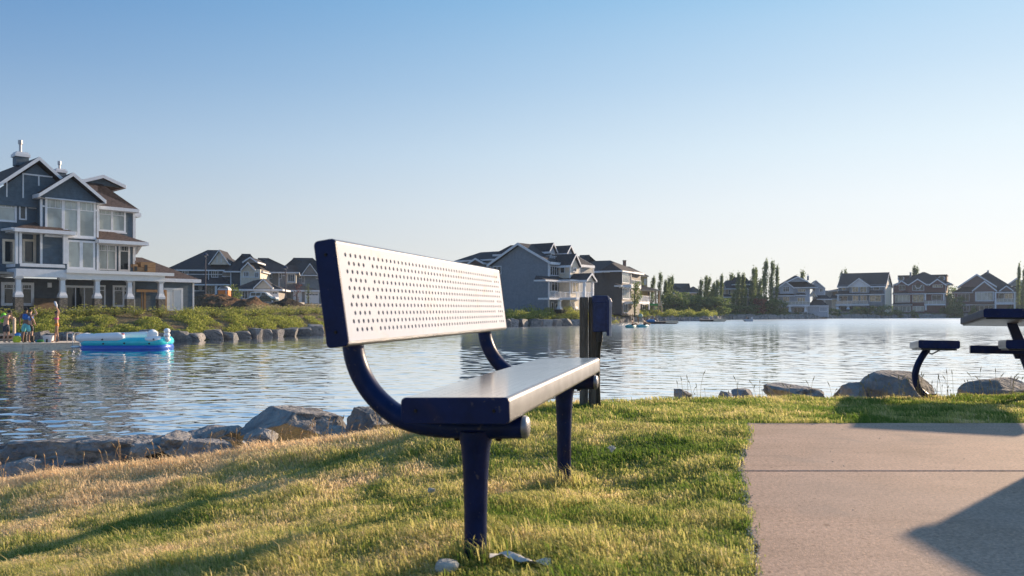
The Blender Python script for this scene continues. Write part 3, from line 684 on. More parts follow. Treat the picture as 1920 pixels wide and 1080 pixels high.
# picnic table ----------------------------------------------------------------
def make_table():
    Y = 6.35; root = thing('picnic_table', 'navy and steel picnic table on curved legs at the right edge of the lawn', 'picnic table', (P(1935, 750, Y).x + .4, Y + .8, 0))
    dirv = Vector((.415, .908, -.045)).normalized(); acr = Vector((.908, -.415, -.004)).normalized(); up = acr.cross(dirv)
    def board(name, px, py0, py1, w, L, Yn, par, m=STEEL_GREY):
        a = P(px, py0, Yn); h = (py1 - py0) * Yn / F
        prof = [a + acr * x + up * (z - h) for x, z in rounded(w, h, min(.014, h * .3), 4)]
        mb = MB(); mb.prism([p + dirv * .006 for p in prof], dirv * (L - .012)); o = mb.build(name, m, par, auto=50)
        for s0 in (-.002, L - .006):
            mb = MB(); mb.prism([p + dirv * s0 for p in prof], dirv * .008); mb.build('end_cap', NAVY, o, bevel=.0015)
        mb = MB(); mb.prism([a + acr * .02 - up * (h + .001) + dirv * .02, a + acr * (w - .02) - up * (h + .001) + dirv * .02, a + acr * (w - .02) - up * (h + .001) + dirv * (L - .02), a + acr * .02 - up * (h + .001) + dirv * (L - .02)], -up * .012); mb.build('underside_shade', BLACK, o)  # black sheet added below the board to stand in for its shade
        return o
    board('tabletop', 1844, 578.5, 595, .83, 1.95, Y, root, DARK_STEEL)
    board('seat', 1722, 637.5, 652.5, .29, 1.9, Y, root)
    board('seat', 1886, 637, 653.5, .29, .45, Y, root)
    DK = NAVY; Ym = 7.14
    def q(px, py, d=0): return P(px, py, Ym) + dirv * d
    cp = [(1756, 744), (1738, 743), (1722, 728), (1716, 706), (1720, 686), (1730, 667), (1739, 655)]
    p = [q(x, y) for x, y in cp]; pts = []
    for i in range(len(p) - 1):
        p0 = p[max(i - 1, 0)]; p1 = p[i]; p2 = p[i + 1]; p3 = p[min(i + 2, len(p) - 1)]
        for k in range(5):
            s = k / 5; pts.append(.5 * (2 * p1 + (p2 - p0) * s + (2 * p0 - 5 * p1 + 4 * p2 - p3) * s * s + (3 * p1 - p0 - 3 * p2 + p3) * s ** 3))
    pts.append(p[-1]); mb = MB(); mb.tube(pts, .029, 14); mb.build('curved_leg', DK, root, auto=40)
    mb = MB()
    for a_, b_ in (((1747, 664), (1726, 653.5)), ((1747, 664), (1768, 653.5)), ((1717, 653.2), (1732, 653.2)), ((1762, 653.2), (1777, 653.2))): mb.tube([q(*a_), q(*b_)], .006, 6)
    mb.build('seat_bracket', SCREW, root)
    def bar(name, px, py0, py1, L, w, d=0, capm=None):
        a = q(px, py0, d); h = (py1 - py0) * Ym / F; e = dirv * w; z = Vector((0, 0, h)); ac = Vector((acr.x, acr.y, 0)).normalized(); b = a + ac * L
        mb = MB(); mb.hexa([a - z, b - z, b - z + e, a - z + e], [a, b, b + e, a + e]); o = mb.build(name, DK, root, bevel=.005)
        if capm:
            a2 = a - ac * .003; z2 = Vector((0, 0, h - .002)); e2 = dirv * (w - .004); o2 = Vector((0, 0, -.001)) + dirv * .002
            mb = MB(); mb.hexa([a2 - z2 + o2, a + o2 - z2, a + o2 - z2 + e2, a2 + o2 - z2 + e2], [a2 + o2, a + o2, a + o2 + e2, a2 + o2 + e2]); mb.build('beam_cap', capm, o)
    bar('ground_bar', 1752, 745, 754, 2.2, .07)
    bar('crossbeam', 1821, 647.5, 662.5, 1.3, .07, .06, STEEL_GREY)
    mb = MB(); mb.prism([q(1884, 596), q(1903, 596), q(1950, 704), q(1950, 748), q(1942, 748)], dirv * .05); mb.build('diagonal_leg', DK, root, bevel=.005)
    mb = MB(); mb.prism([q(1900, 662.5, .01), q(1990, 662.5, .01), q(1990, 673, .01), q(1905, 673, .01)], dirv * .05); mb.build('gusset', DK, root)
make_table()

# bin out of view, made up and added to cast the shadow on the concrete -------------
def make_shadow_bin():
    t = 2.45; h = t * math.tan(SUN_EL); ax, ay = 1.147, 2.39; x = ax + t * math.sin(SUN_AZ); y = ay + t * math.cos(SUN_AZ)
    x0 = x; y1 = y
    root = thing('shadow_bin', 'unseen navy bin past the right edge, added to cast the shadow on the concrete', 'added shadow caster', (x0 + .3, y1 - .3, 0))
    mb = MB(); mb.box((x0 + .02, y1 - .58, .03), (x0 + .58, y1 - .02, h - .06)); mb.build('body', NAVY, root, bevel=.01)
    mb = MB(); mb.box((x0, y1 - .6, h - .055), (x0 + .6, y1, h)); mb.build('lid', NAVY, root, bevel=.012)
    mb = MB(); mb.box((x0 + .15, y1 - .615, h - .30), (x0 + .45, y1 - .581, h - .14)); mb.build('flap', STEEL_GREY, root, bevel=.004)
    mb = MB(); mb.box((x0 + .06, y1 - .54, .0), (x0 + .54, y1 - .06, .03)); mb.build('plinth', BLACK, root)
make_shadow_bin()

# small litter in the grass ------------------------------------------------------
def g2w(px, py, z=0): Y = (CZ - z) * F / (py - HZ); return P(px, py, Y)
PALE = mat('pale_stone', (.42, .41, .38), .9, var=.2, scale=30, bump=.5, bscale=90)
c = g2w(834, 1068, .01); rock_obj('stone', (c.x, c.y + .02, .012), (.062, .05, .034), 77, PALE, sub=3, soft=.6, planes=5, label='small pale stone in the grass left of the near bench leg').data
o = rock_obj('stone', (g2w(808, 928).x, g2w(808, 928).y, .018), (.03, .02, .02), 78, PALE, sub=2, label='tiny whitish pebble in the grass halfway up beside the near bench leg')
tag(bpy.data.objects['stone'], cat='stone')
for o in bpy.data.objects:
    if o.name.startswith('stone'): o['category'] = 'stone'; o.pop('group', None) if 'group' in o else None
mb = MB(); random.seed(3); cc = g2w(975, 1045, .02)
grid = [[Vector((cc.x + (i / 10 - .5) * .16, cc.y + (j / 4 - .5) * .035 + .02 * math.sin(i * .6) - i * .0015, .012 + .005 * math.sin(i * 1.1 + j) + .005 * random.random() + .012 * (1 - i / 10))) for j in range(5)] for i in range(11)]
vs = [p for r in grid for p in r] + [p - Vector((0, 0, .0012)) for r in grid for p in r]
fs = [(i * 5 + j, (i + 1) * 5 + j, (i + 1) * 5 + j + 1, i * 5 + j + 1) for i in range(10) for j in range(4)]
fs += [tuple(55 + k for k in f[::-1]) for f in fs]
mb.add(vs, fs); tag(mb.build('paper_scrap', mat('white_paper', (.62, .60, .57), .8, var=.1), smooth=True), 'crumpled whitish scrap lying in the grass right of the near bench leg', 'litter')
mb = MB(); cf = g2w(1147, 848, .03)
for k in range(9):
    a = -1.1 + k * .28; mb.tube([cf, cf + Vector((math.sin(a) * .014, .004 * math.cos(k * 2), .012 + math.cos(a) * .014)), cf + Vector((math.sin(a) * .022, .01 * math.cos(k * 3), .012 + math.cos(a) * .020))], [.0012, .003, .0006], 5)
tag(mb.build('feather', mat('white_down', (.7, .7, .68), .9)), 'small white downy feather standing in the grass right of the far bench leg', 'feather')
# ================================================================ HOUSES
class Fr:
    """vertical working plane: origin seen at column px at depth Y, direction (ux,uy) to the right, normal towards the viewer"""
    def __init__(s, px, Y, ux, uy):
        l = math.hypot(ux, uy); s.O = Vector(((px - 960) * Y / F, Y)); s.u = Vector((ux / l, uy / l)); s.n = Vector((s.u.y, -s.u.x))
    def pt(s, a, o, z): p = s.O + s.u * a + s.n * o; return Vector((p.x, p.y, z))
    def s(s, px, o): 
        a = (px - 960) / F; q = s.O + s.n * o; return (a * q.y - q.x) / (s.u.x - a * s.u.y)
    def z(s, px, py, o): p = s.pt(s.s(px, o), o, 0); return CZ - (py - HZ) * p.y / F
class House:
    def __init__(s, label, fr, conv, gz, name='house', cat='house', group=None):
        s.fr = fr; s.c = conv; s.gz = gz; s.root = thing(name, label, cat, (fr.O.x, fr.O.y, gz), group); s.trim = WHITE; s.shing = SHINGLE
    def use(s, fr=None, conv=None):
        if fr: s.fr = fr
        if conv: s.c = conv
        return s
    def S(s, x, o): return s.fr.s(s.c[0] + x / s.c[2], o)
    def Z(s, x, y, o): return s.fr.z(s.c[0] + x / s.c[2], s.c[1] + y / s.c[2], o)
    def fb(s, mb, a0, a1, o0, o1, z0, z1):
        q = [s.fr.pt(a, o, 0) for a, o in ((a0, o1), (a1, o1), (a1, o0), (a0, o0))]
        mb.hexa([(p.x, p.y, z0) for p in q], [(p.x, p.y, z1) for p in q])
    def build(s, mb, name, m, parent=None, **k): return mb.build(name, m, parent or s.root, **k)
    def wall(s, xl, xr, yt, yb, o, dep, m, name='wall', corners=True):
        a0, a1 = s.S(xl, o), s.S(xr, o); zt = s.Z(xl, yt, o); zb = s.gz - .3 if yb is None else s.Z(xl, yb, o)
        mb = MB(); s.fb(mb, a0, a1, o - dep, o, zb, zt); w = s.build(mb, name, m)
        if corners:
            for a in (a0 - .02, a1 - .12): mb = MB(); s.fb(mb, a, a + .14, o - .1, o + .025, zb, zt - .01); s.build(mb, 'corner_trim', s.trim, w)
        return w
    def band(s, xl, xr, yt, yb, o, t=.08, m=None, name='trim_band'):
        mb = MB(); s.fb(mb, s.S(xl, o), s.S(xr, o), o, o + t, s.Z(xl, yb, o), s.Z(xl, yt, o)); return s.build(mb, name, m or s.trim)
    def block(s, xl, xr, yt, yb, o, dep, m, name):
        mb = MB(); s.fb(mb, s.S(xl, o), s.S(xr, o), o - dep, o, s.Z(xl, yb, o) if yb is not None else s.gz - .2, s.Z(xl, yt, o)); return s.build(mb, name, m)
    def win(s, xl, xr, yt, yb, o, nx=1, tr=0.0, glass=None, fw=.10, name='window', mull=.07, muntin=0, panel=None, parent=None, trim=None):
        a0, a1 = s.S(xl, o), s.S(xr, o); z1, z0 = s.Z(xl, yt, o), s.Z(xl, yb, o); fw = min(fw, (a1 - a0) * .2, (z1 - z0) * .2)
        mb = MB(); p = o + .05
        s.fb(mb, a0, a1, o - .02, p, z0, z0 + fw); s.fb(mb, a0, a1, o - .02, p, z1 - fw, z1)
        s.fb(mb, a0, a0 + fw, o - .02, p - .002, z0 + fw, z1 - fw); s.fb(mb, a1 - fw, a1, o - .02, p - .002, z0 + fw, z1 - fw)
        ia, ib = a0 + fw, a1 - fw
        for k in range(1, nx):
            c = ia + (ib - ia) * k / nx; s.fb(mb, c - mull / 2, c + mull / 2, o - .02, p - .004, z0 + fw, z1 - fw)
        if tr:
            zt = z1 - fw - (z1 - z0 - 2 * fw) * tr; s.fb(mb, ia, ib, o - .02, p - .008, zt - .025, zt + .025)
            for k in range(muntin * nx):
                c = ia + (ib - ia) * (k + .5) / (muntin * nx) if muntin > 1 else 0
                if muntin > 1: s.fb(mb, c - .012, c + .012, o - .01, p - .02, zt, z1 - fw)
        if panel: s.fb(mb, a0 - .06, a1 + .06, o - .02, p + .06, z0 - .10, z0 - .002)
        f = s.build(mb, name, trim or s.trim, parent)
        mb = MB(); s.fb(mb, ia, ib, o - .015, o + .012, z0 + fw, z1 - fw); s.build(mb, 'pane', glass or GLASS, f); return f
    def roof(s, a0, a1, o0, o1, ze, zr, h0=0.0, h1=0.0, axis='s', endm=None, th=.14, fas=.22, shing=None, trim=None, name='roof', soffit=False, ends=(1, 1), endin=.35):
        """o1 front eave (towards viewer), o0 back eave; ridge along s (or along o), h0/h1 pull the ridge ends in (hips)"""
        pt = s.fr.pt; sh = shing or s.shing; tm = trim or s.trim
        if axis == 's':
            c = (o0 + o1) / 2; A, B, C, D = [(a0, o1), (a1, o1), (a1, o0), (a0, o0)]; R0, R1 = (a0 + h0, c), (a1 - h1, c)
            polys = [(A, B, R1, R0), (C, D, R0, R1)]; e1, e0 = (B, C, R1), (D, A, R0)
        else:
            c = (a0 + a1) / 2; A, B, C, D = [(a0, o0), (a0, o1), (a1, o1), (a1, o0)]; R0, R1 = (c, o0 + h0), (c, o1 - h1)
            polys = [(A, B, R1, R0), (C, D, R0, R1)]; e1, e0 = (B, C, R1), (D, A, R0)
        R = {R0, R1}; P3 = lambda p, dz=0: pt(p[0], p[1], (zr if p in R else ze) + dz)
        mb = MB()
        if h1 > 0: polys.append(e1)
        if h0 > 0: polys.append(e0)
        for po in polys: mb.prism([P3(p, -th) for p in po], (0, 0, th))
        r = s.build(mb, name, sh)
        mb = MB(); up = .012
        edges = []
        if axis == 's': edges = [(A, B), (C, D)] + ([(B, C)] if h1 > 0 else [(B, R1), (R1, C)]) + ([(D, A)] if h0 > 0 else [(D, R0), (R0, A)])
        else: edges = [(A, B), (C, D)] + ([(B, C)] if h1 > 0 else [(B, R1), (R1, C)]) + ([(D, A)] if h0 > 0 else [(D, R0), (R0, A)])
        cen = Vector((pt((a0 + a1) / 2, (o0 + o1) / 2, 0)).xy)
        for p, q in edges:
            a = P3(p, up); b = P3(q, up); mid = ((a + b) / 2).xy - cen; d = (b - a).xy; nn = Vector((-d.y, d.x)); nn = nn.normalized() if nn.length else nn
            if nn.dot(mid) < 0: nn = -nn
            off = Vector((nn.x, nn.y, 0)) * .035; mb.beam(a + off, b + off, .05, fas + .012)
        s.build(mb, 'fascia', tm, r)
        if soffit:
            mb = MB(); mb.prism([pt(a0 + .02, o1 - .02, ze - fas - .015), pt(a1 - .02, o1 - .02, ze - fas - .015), pt(a1 - .02, o0 + .02, ze - fas - .015), pt(a0 + .02, o0 + .02, ze - fas - .015)], (0, 0, .012)); s.build(mb, 'soffit', tm, r)
        if endm is not None:
            for k, (P0, P1, RR, sgn) in enumerate(((e1[0], e1[1], R1, -1), (e0[0], e0[1], R0, 1))):
                if not ends[k] or (h1 if k == 0 else h0) > 0: continue
                i = endin * sgn; sh_ = (lambda p: (p[0] + i, p[1])) if axis == 's' else (lambda p: (p[0], p[1] + i))
                w0, w1, wr = sh_(P0), sh_(P1), sh_(RR); q = lambda p, z: pt(p[0], p[1], z)
                k2 = .25 / max(.1, (zr - ze)); nb = lambda p: (lerp(p[0], wr[0], .08), lerp(p[1], wr[1], .08))
                d = pt(*sh_(P0), 0) - pt(*P0, 0); d = d.normalized() * .2
                mb = MB(); mb.prism([q(nb(w0), ze - th - .02), q(nb(w1), ze - th - .02), q(wr, zr - th - .06 - .08 * (zr - ze))], d); s.build(mb, 'gable_wall', endm)
        return r
    def gable(s, xl, ye, xa, ya, xr, o, dep, wm, over=.35, hip=0.0, fas=.26, **k):
        """gable facing the viewer: outer ends of its barge boards at xl and xr"""
        a0, a1 = s.S(xl, o + over), s.S(xr, o + over); ze = s.Z(xl, ye, o + over); zr = s.Z(xa, ya, o + over)
        return s.roof(a0, a1, o - dep, o + over, ze, zr, hip, 0, axis='o', endm=wm, fas=fas, ends=(1, 0), endin=over, **k)
    def eave(s, xl, xr, ye, o, dep, xp, yp, h0=0, h1=0, **k):
        a0, a1 = s.S(xl, o), s.S(xr, o); ze = s.Z(xl, ye, o); zr = s.Z(xp, yp, o - dep / 2)
        return s.roof(a0, a1, o - dep, o, ze, zr, h0, h1, **k)
    def lean(s, xl, xr, ye, yt, o, dep, h0=0, h1=0, fas=.2, name='lower_roof', shing=None):
        """lean-to roof strip against a wall"""
        a0, a1 = s.S(xl, o), s.S(xr, o); ze = s.Z(xl, ye, o); zt = s.Z(xl, yt, o - dep); pt = s.fr.pt
        mb = MB(); top = [pt(a0, o, ze), pt(a1, o, ze), pt(a1 - h1, o - dep, zt), pt(a0 + h0, o - dep, zt)]
        mb.prism([p - Vector((0, 0, .12)) for p in top], (0, 0, .12))
        if h1: mb.prism([p - Vector((0, 0, .12)) for p in (pt(a1, o, ze), pt(a1, o - dep, ze), pt(a1 - h1, o - dep, zt))], (0, 0, .12))
        if h0: mb.prism([p - Vector((0, 0, .12)) for p in (pt(a0, o, ze), pt(a0 + h0, o - dep, zt), pt(a0, o - dep, ze))], (0, 0, .12))
        r = s.build(mb, name, shing or s.shing)
        mb = MB(); s.fb(mb, a0 - .04, a1 + .04, o + .002, o + .05, ze - fas, ze + .015)
        for a in (a0 - .045, a1 + .002): s.fb(mb, a, a + .043, o - dep, o, ze - fas, ze + .01)
        s.fb(mb, a0, a1, o - dep, o, ze - fas - .012, ze - fas)
        s.build(mb, 'fascia', s.trim, r); return r
    def column(s, x, yt, yb, o, w=.28, stone=None, m=None, cap=True):
        a = s.S(x, o); z1 = s.Z(x, yt, o); z0 = s.gz if yb is None else s.Z(x, yb, o); m = m or s.trim; zs = s.Z(x, stone, o) if stone else z0
        mb = MB()
        def ring(r, z): return [s.fr.pt(a + i * r, o + j * r, z) for i, j in ((-1, 1), (1, 1), (1, -1), (-1, -1))]
        hh = w / 2
        segs = [(hh * 1.75, z1 - .01), (hh * 1.75, z1 - .10), (hh, z1 - .24), (hh * 1.12, zs + .42), (hh * 1.8, zs + .16), (hh * 1.8, zs)] if cap else [(hh, z1 - .01), (hh, zs)]
        for (r1, za), (r0, zb) in zip(segs[:-1], segs[1:]): mb.hexa(ring(r0, zb), ring(r1, za))
        c = s.build(mb, 'column', m)
        if stone: mb = MB(); mb.hexa(ring(hh * 1.75, z0 - .15), ring(hh * 1.75, zs - .005)); s.build(mb, 'stone_base', STONE, c)
        return c
    def rail(s, xl, xr, yt, yb, o, m=None, n=8, glass=False, back=0.0, name='railing'):
        a0, a1 = s.S(xl, o), s.S(xr, o); z1, z0 = s.Z(xl, yt, o), s.Z(xl, yb, o); mb = MB(); m = m or s.trim
        s.fb(mb, a0, a1, o - .05, o, z1 - .06, z1); s.fb(mb, a0, a1, o - .045, o - .005, z0 + .06, z0 + .1)
        for k in range(n + 1):
            c = lerp(a0, a1 - .06, k / n); s.fb(mb, c, c + .06, o - .055, o + .005, z0, z1 - .061)
        if not glass:
            q = int((a1 - a0) / .14)
            for k in range(q): c = a0 + .14 * k; s.fb(mb, c, c + .022, o - .035, o - .015, z0 + .1, z1 - .06)
        if back:
            for a in (a0, a1 - .05):
                s.fb(mb, a, a + .05, o - back, o - .056, z1 - .06, z1 - .002); s.fb(mb, a, a + .05, o - back, o - .056, z0 + .06, z0 + .1)
        r = s.build(mb, name, m)
        if glass: mb = MB(); s.fb(mb, a0 + .02, a1 - .02, o - .03, o - .022, z0 + .1, z1 - .06); s.build(mb, 'glass_panel', mat('rail_glass', (.25, .28, .28), .08, spec=.8, coat=.6), r)
        return r
    def chimney(s, xl, xr, yt, yb, o, m, pipe=None, capm=None):
        a0, a1 = s.S(xl, o), s.S(xr, o); z1, z0 = s.Z(xl, yt, o), s.Z(xl, yb, o); w = a1 - a0; mb = MB(); s.fb(mb, a0 + w * .08, a1 - w * .08, o - w * .84, o, z0, z1); c = s.build(mb, 'chimney', m)
        mb = MB(); s.fb(mb, a0, a1, o - w, o + .08, z1, z1 + w * .22); s.fb(mb, a0 + w * .1, a1 - w * .1, o - w * .9, o, z1 + w * .22, z1 + w * .36); s.build(mb, 'chimney_cap', capm or s.trim, c)
        if pipe:
            a = (a0 + a1) / 2; zp = s.Z(pipe[0], pipe[1], o); p = s.fr.pt(a, o - w / 2, 0); mb = MB(); mb.tube([(p.x, p.y, z1), (p.x, p.y, zp - .3), (p.x, p.y, zp - .29), (p.x, p.y, zp)], [w * .1, w * .1, w * .16, w * .16], 10); s.build(mb, 'flue', mat('flue_metal', (.4, .4, .42), .35, metal=.7), c)
        return c

Z1 = (0, 240, 4.8); Z2 = (0, 440, 4.8)
# ---- big blue lakeside house, left -------------------------------------------
def house_blue():
    fr = Fr(125, 58, .675, .738); H = House('large slate blue lake house with stone based porch columns at the left edge', fr, Z1, .62); H.shing = SHINGLE_BROWN
    # second and third floor volumes
    H.wall(-260, 372, 590, 1290, -1.3, 9, BLUESIDE, corners=False).name = 'wall'
    H.wall(365, 885, 640, 1282, -.35, 9, BLUESIDE, 'bay_wall'); 
    H.wall(885, 1210, 700, 1282, -1.9, 8, BLUESIDE, 'wing_wall')
    # gables
    H.gable(-230, 640, 350, 258, 880, -1.0, 10, BLUESIDE, over=.5)
    H.gable(350, 590, 655, 400, 950, -.35, 7.5, BLUESIDE, over=.55, soffit=True)
    H.gable(720, 470, 830, 410, 1130, -5.0, 7, BLUESIDE, over=.4)
    # battens on the left gable
    for x, y0, y1 in ((60, 480, 620), (207, 410, 630), (348, 425, 520)): H.band(x - 6, x + 6, y0, y1, -1.0, .05, name='batten')
    H.band(200, 470, 405, 418, -1.0, .06, name='batten')
    H.band(-260, 255, 618, 640, -1.28, .06)
    # right hip roofs
    H.eave(885, 1250, 700, -1.2, 8.5, 905, 480, h0=1.5, h1=4.0, soffit=True, fas=.24)
    H.eave(885, 1335, 1003, .1, 3.9, 900, 925, h0=.02, h1=1.95, soffit=True, fas=.24)
    # windows third floor
    H.win(-230, 150, 640, 825, -1.28, 2, .22, GLASS_PALE, muntin=3, fw=.14); H.win(170, 240, 640, 825, -1.28, 1, .22, GLASS, muntin=3)
    H.win(405, 860, 622, 965, -.33, 3, .24, GLASS_PALE, muntin=3, fw=.14, mull=.2, panel=1)
    H.win(880, 1130, 710, 925, -1.88, 2, .25, GLASS_PALE, muntin=3, fw=.13, mull=.16, panel=1)
    H.band(255, 360, 705, 722, -1.28, .05); H.band(380, 402, 695, 710, -.33, .05); H.band(860, 882, 735, 750, -.33, .05)
    # second floor
    H.use(conv=Z2)
    H.win(600, 855, 45, 305, -.33, 2, 0, GLASS_PALE, fw=.14, mull=.22, panel=1)
    H.win(880, 1048, 80, 318, -1.88, 2, .22, GLASS_PALE, muntin=2, fw=.12)
    d = H.win(1066, 1168, 88, 328, -1.88, 1, .2, GLASS, muntin=3, fw=.14, name='door'); 
    # sunroom with its own hip roof, left
    o = .15
    H.block(145, 605, 262, 312, o, 3.2, BLUESIDE, 'sunroom_wall'); H.band(178, 582, 255, 285, o, .07, name='sill')
    for x in (148, 182, 578, 598): H.column(x, -52, 262, o - .12, w=.17, cap=False)
    H.block(160, 178, -50, 262, o - .05, .12, BLUESIDE, 'post'); H.block(584, 594, -50, 262, o - .05, .12, BLUESIDE, 'post')
    H.block(300, 345, 0, 262, -1.25, .06, CREAM, 'corner_board')
    H.win(395, 545, 30, 265, -1.25, 1, 0, GLASS_PALE, fw=.16); H.win(200, 320, 38, 262, -1.25, 1, 0, GLASS, fw=.16, trim=CREAM); H.win(20, 135, 38, 262, -1.25, 1, 0, GLASS, fw=.16, trim=CREAM)
    H.use(conv=Z1); a0 = H.S(128, .5); a1 = H.S(680, .5); ze = H.Z(128, 897, .5)
    H.roof(a0, a1, -3.4, .5, ze, H.Z(290, 835, -.9), 1.9, 1.9, soffit=True, fas=.24, name='sunroom_roof')
    # angled left wing of the sunroom
    f2 = Fr(30, fr.pt(fr.s(30, .15), .15, 0).y, .80, -.60); H.use(f2, Z2); L = 4.5
    q = MB(); H.fb(q, -L, 0, -2, 0, H.Z(140, 312, 0), H.Z(140, 262, 0)); H.build(q, 'sunroom_wall', BLUESIDE)
    q = MB(); H.fb(q, -L, .0, -.3, .03, H.Z(140, 376, 0), H.Z(140, 303, 0)); H.build(q, 'beam', WHITE)
    q = MB(); H.fb(q, -L, -.1, 0, .07, H.Z(140, 290, 0), H.Z(140, 262, 0)); H.build(q, 'sill', WHITE)
    q = MB(); H.fb(q, -L, .3, -3, .4, H.Z(140, -60, 0) + .0, H.Z(140, -40, 0)); H.build(q, 'eave_board', WHITE)
    # porch beam
    H.use(fr, Z2)
    H.block(145, 600, 303, 374, .2, .35, WHITE, 'beam'); H.block(600, 1485, 338, 398, .12, .30, BRIGHT, 'beam')
    H.block(600, 1568, 312, 342, .35, .3, BRIGHT, 'deck_edge')
    q = MB(); H.fb(q, H.S(600, .05), H.S(1480, .05), -2.3, .04, H.Z(600, 340, 0) - .05, H.Z(600, 340, 0) + .12); H.build(q, 'porch_ceiling', mat('porch_ceiling', (.30, .27, .24), .7))
    q = MB(); H.fb(q, H.S(-400, -.1), H.S(600, -.1), -2.3, -.1, H.Z(600, 375, 0) + .05, H.Z(600, 375, 0) + .2); H.build(q, 'porch_ceiling', _m['porch_ceiling'])
    for x, yt in ((-120, 374), (163, 375), (560, 384), (872, 394), (1163, 404), (1445, 413)): H.column(x, yt, None, -.15, w=.30, stone={-120: 560, 163: 562, 560: 568, 872: 574, 1163: 578, 1445: 580}[x])
    # ground floor
    H.wall(-400, 1240, 375, None, -2.2, 6, DARKSIDE, 'ground_wall', corners=False)
    H.win(10, 305, 425, 640, -2.18, 3, .2, GLASS, muntin=2, fw=.2, mull=.1)
    H.win(575, 858, 455, 690, -2.18, 3, 0, GLASS, fw=.17, name='sliding_door'); H.win(880, 948, 455, 650, -2.18, 1, .2, GLASS, fw=.14)
    H.win(1013, 1205, 455, 650, -2.18, 2, .2, GLASS, muntin=3, fw=.15, mull=.15)
    H.block(430, 466, 432, 475, -2.1, .12, WHITE, 'wall_light')
    # garage wing to the right
    f3 = H.fr; 
    w = H.wall(1200, 1745, 398, None, -2.0, 6, BLUESIDE, 'wing_wall')
    g = H.win(1475, 1645, 478, 690, -1.98, 1, 0, BRIGHT, fw=.17, name='door'); q = MB(); H.fb(q, H.S(1555, -1.96), H.S(1559, -1.96), -1.96, -1.955, H.Z(1555, 690, -1.96) + .1, H.Z(1555, 495, -1.96) - .0); H.build(q, 'door_gap', BLACK, g)
    H.band(1200, 1750, 688, 696, -1.98, .05)
    a0 = H.S(1150, -1.4); a1 = H.S(1805, -1.4); H.roof(a0, a1, -8.2, -1.4, H.Z(1805, 404, -1.4), H.Z(1265, 205, -4.8), .5, 3.4, fas=.26, soffit=True, name='garage_roof')
    # unfinished timber: frame, plywood lean-up, box on the deck
    for x in (1278, 1305): H.block(x - (4 if x < 1290 else 9), x + (4 if x < 1290 else 9), 495, None, -.9, .12, WOOD, 'timber_post')
    H.block(1487, 1502, 500, None, -.6, .14, WOOD, 'timber_post'); H.block(1230, 1500, 492, 516, -.85, .14, WOOD, 'timber_beam')
    H.block(1200, 1400, 290, 338, -.2, .1, WOOD, 'deck_box'); H.block(1270, 1400, 246, 290, -.25, .9, WOOD, 'deck_box'); H.block(1200, 1240, 265, 292, -.2, .5, WOOD, 'deck_box'); H.block(1212, 1235, 285, 325, -.17, .05, BLACK, 'box_opening'); H.block(1303, 1328, 272, 330, -.14, .05, BLACK, 'box_opening')
    # corbel at the right end of the second floor
    q = MB(); a = H.S(1250, -1.0); q.prism([H.fr.pt(a, -1.7, H.Z(1250, 80, -1.7)), H.fr.pt(a, -.4, H.Z(1250, 80, -1.2)), H.fr.pt(a, -1.7, H.Z(1250, 180, -1.7))], H.fr.pt(a + .14, -1.7, 0) - H.fr.pt(a, -1.7, 0)); H.build(q, 'corbel', WHITE)
    H.use(conv=Z1); H.chimney(135, 272, 250, 330, -3.2, BLUESIDE, (205, 102)); H.chimney(500, 605, 395, 470, -5.5, BLUESIDE, (535, 290)); 
    H.use(conv=Z1); q = MB(); H.fb(q, H.S(1195, -4), H.S(1272, -4), -7, -4, H.Z(1200, 795, -4), H.Z(1200, 760, -4)); H.build(q, 'rear_eave', WHITE); H.wall(1190, 1218, 795, None, -4.2, 4, BLUESIDE, 'rear_wall')
    q = MB(); mbp = MB(); mbp.prism([fr.pt(fr.s(63, -1.2), -1.2, .62), fr.pt(fr.s(107, -1.2), -1.2, .62), fr.pt(fr.s(107, -1.9), -2.05, 1.6), fr.pt(fr.s(66, -1.9), -2.05, 1.6)], (.02, -.03, 0))
    tag(mbp.build('plywood_sheet', PLY), 'brown plywood sheet leaning against the blue house between porch columns', 'plywood sheet')
house_blue()
Z3 = (300, 440, 4.909); Z3B = (300, 460, 7.7125); Z4B = (440, 460, 7.7125); ZM = (840, 440, 4.571); ZMB = (1020, 450, 7.2); Z7 = (1430, 500, 9.818); Z6 = (1540, 480, 5.053); Z5 = (1220, 480, 5.647)
NAVYSIDE = mat('navy_siding', (0.045, 0.062, 0.078), 0.65, var=0.1, lap=0.2)
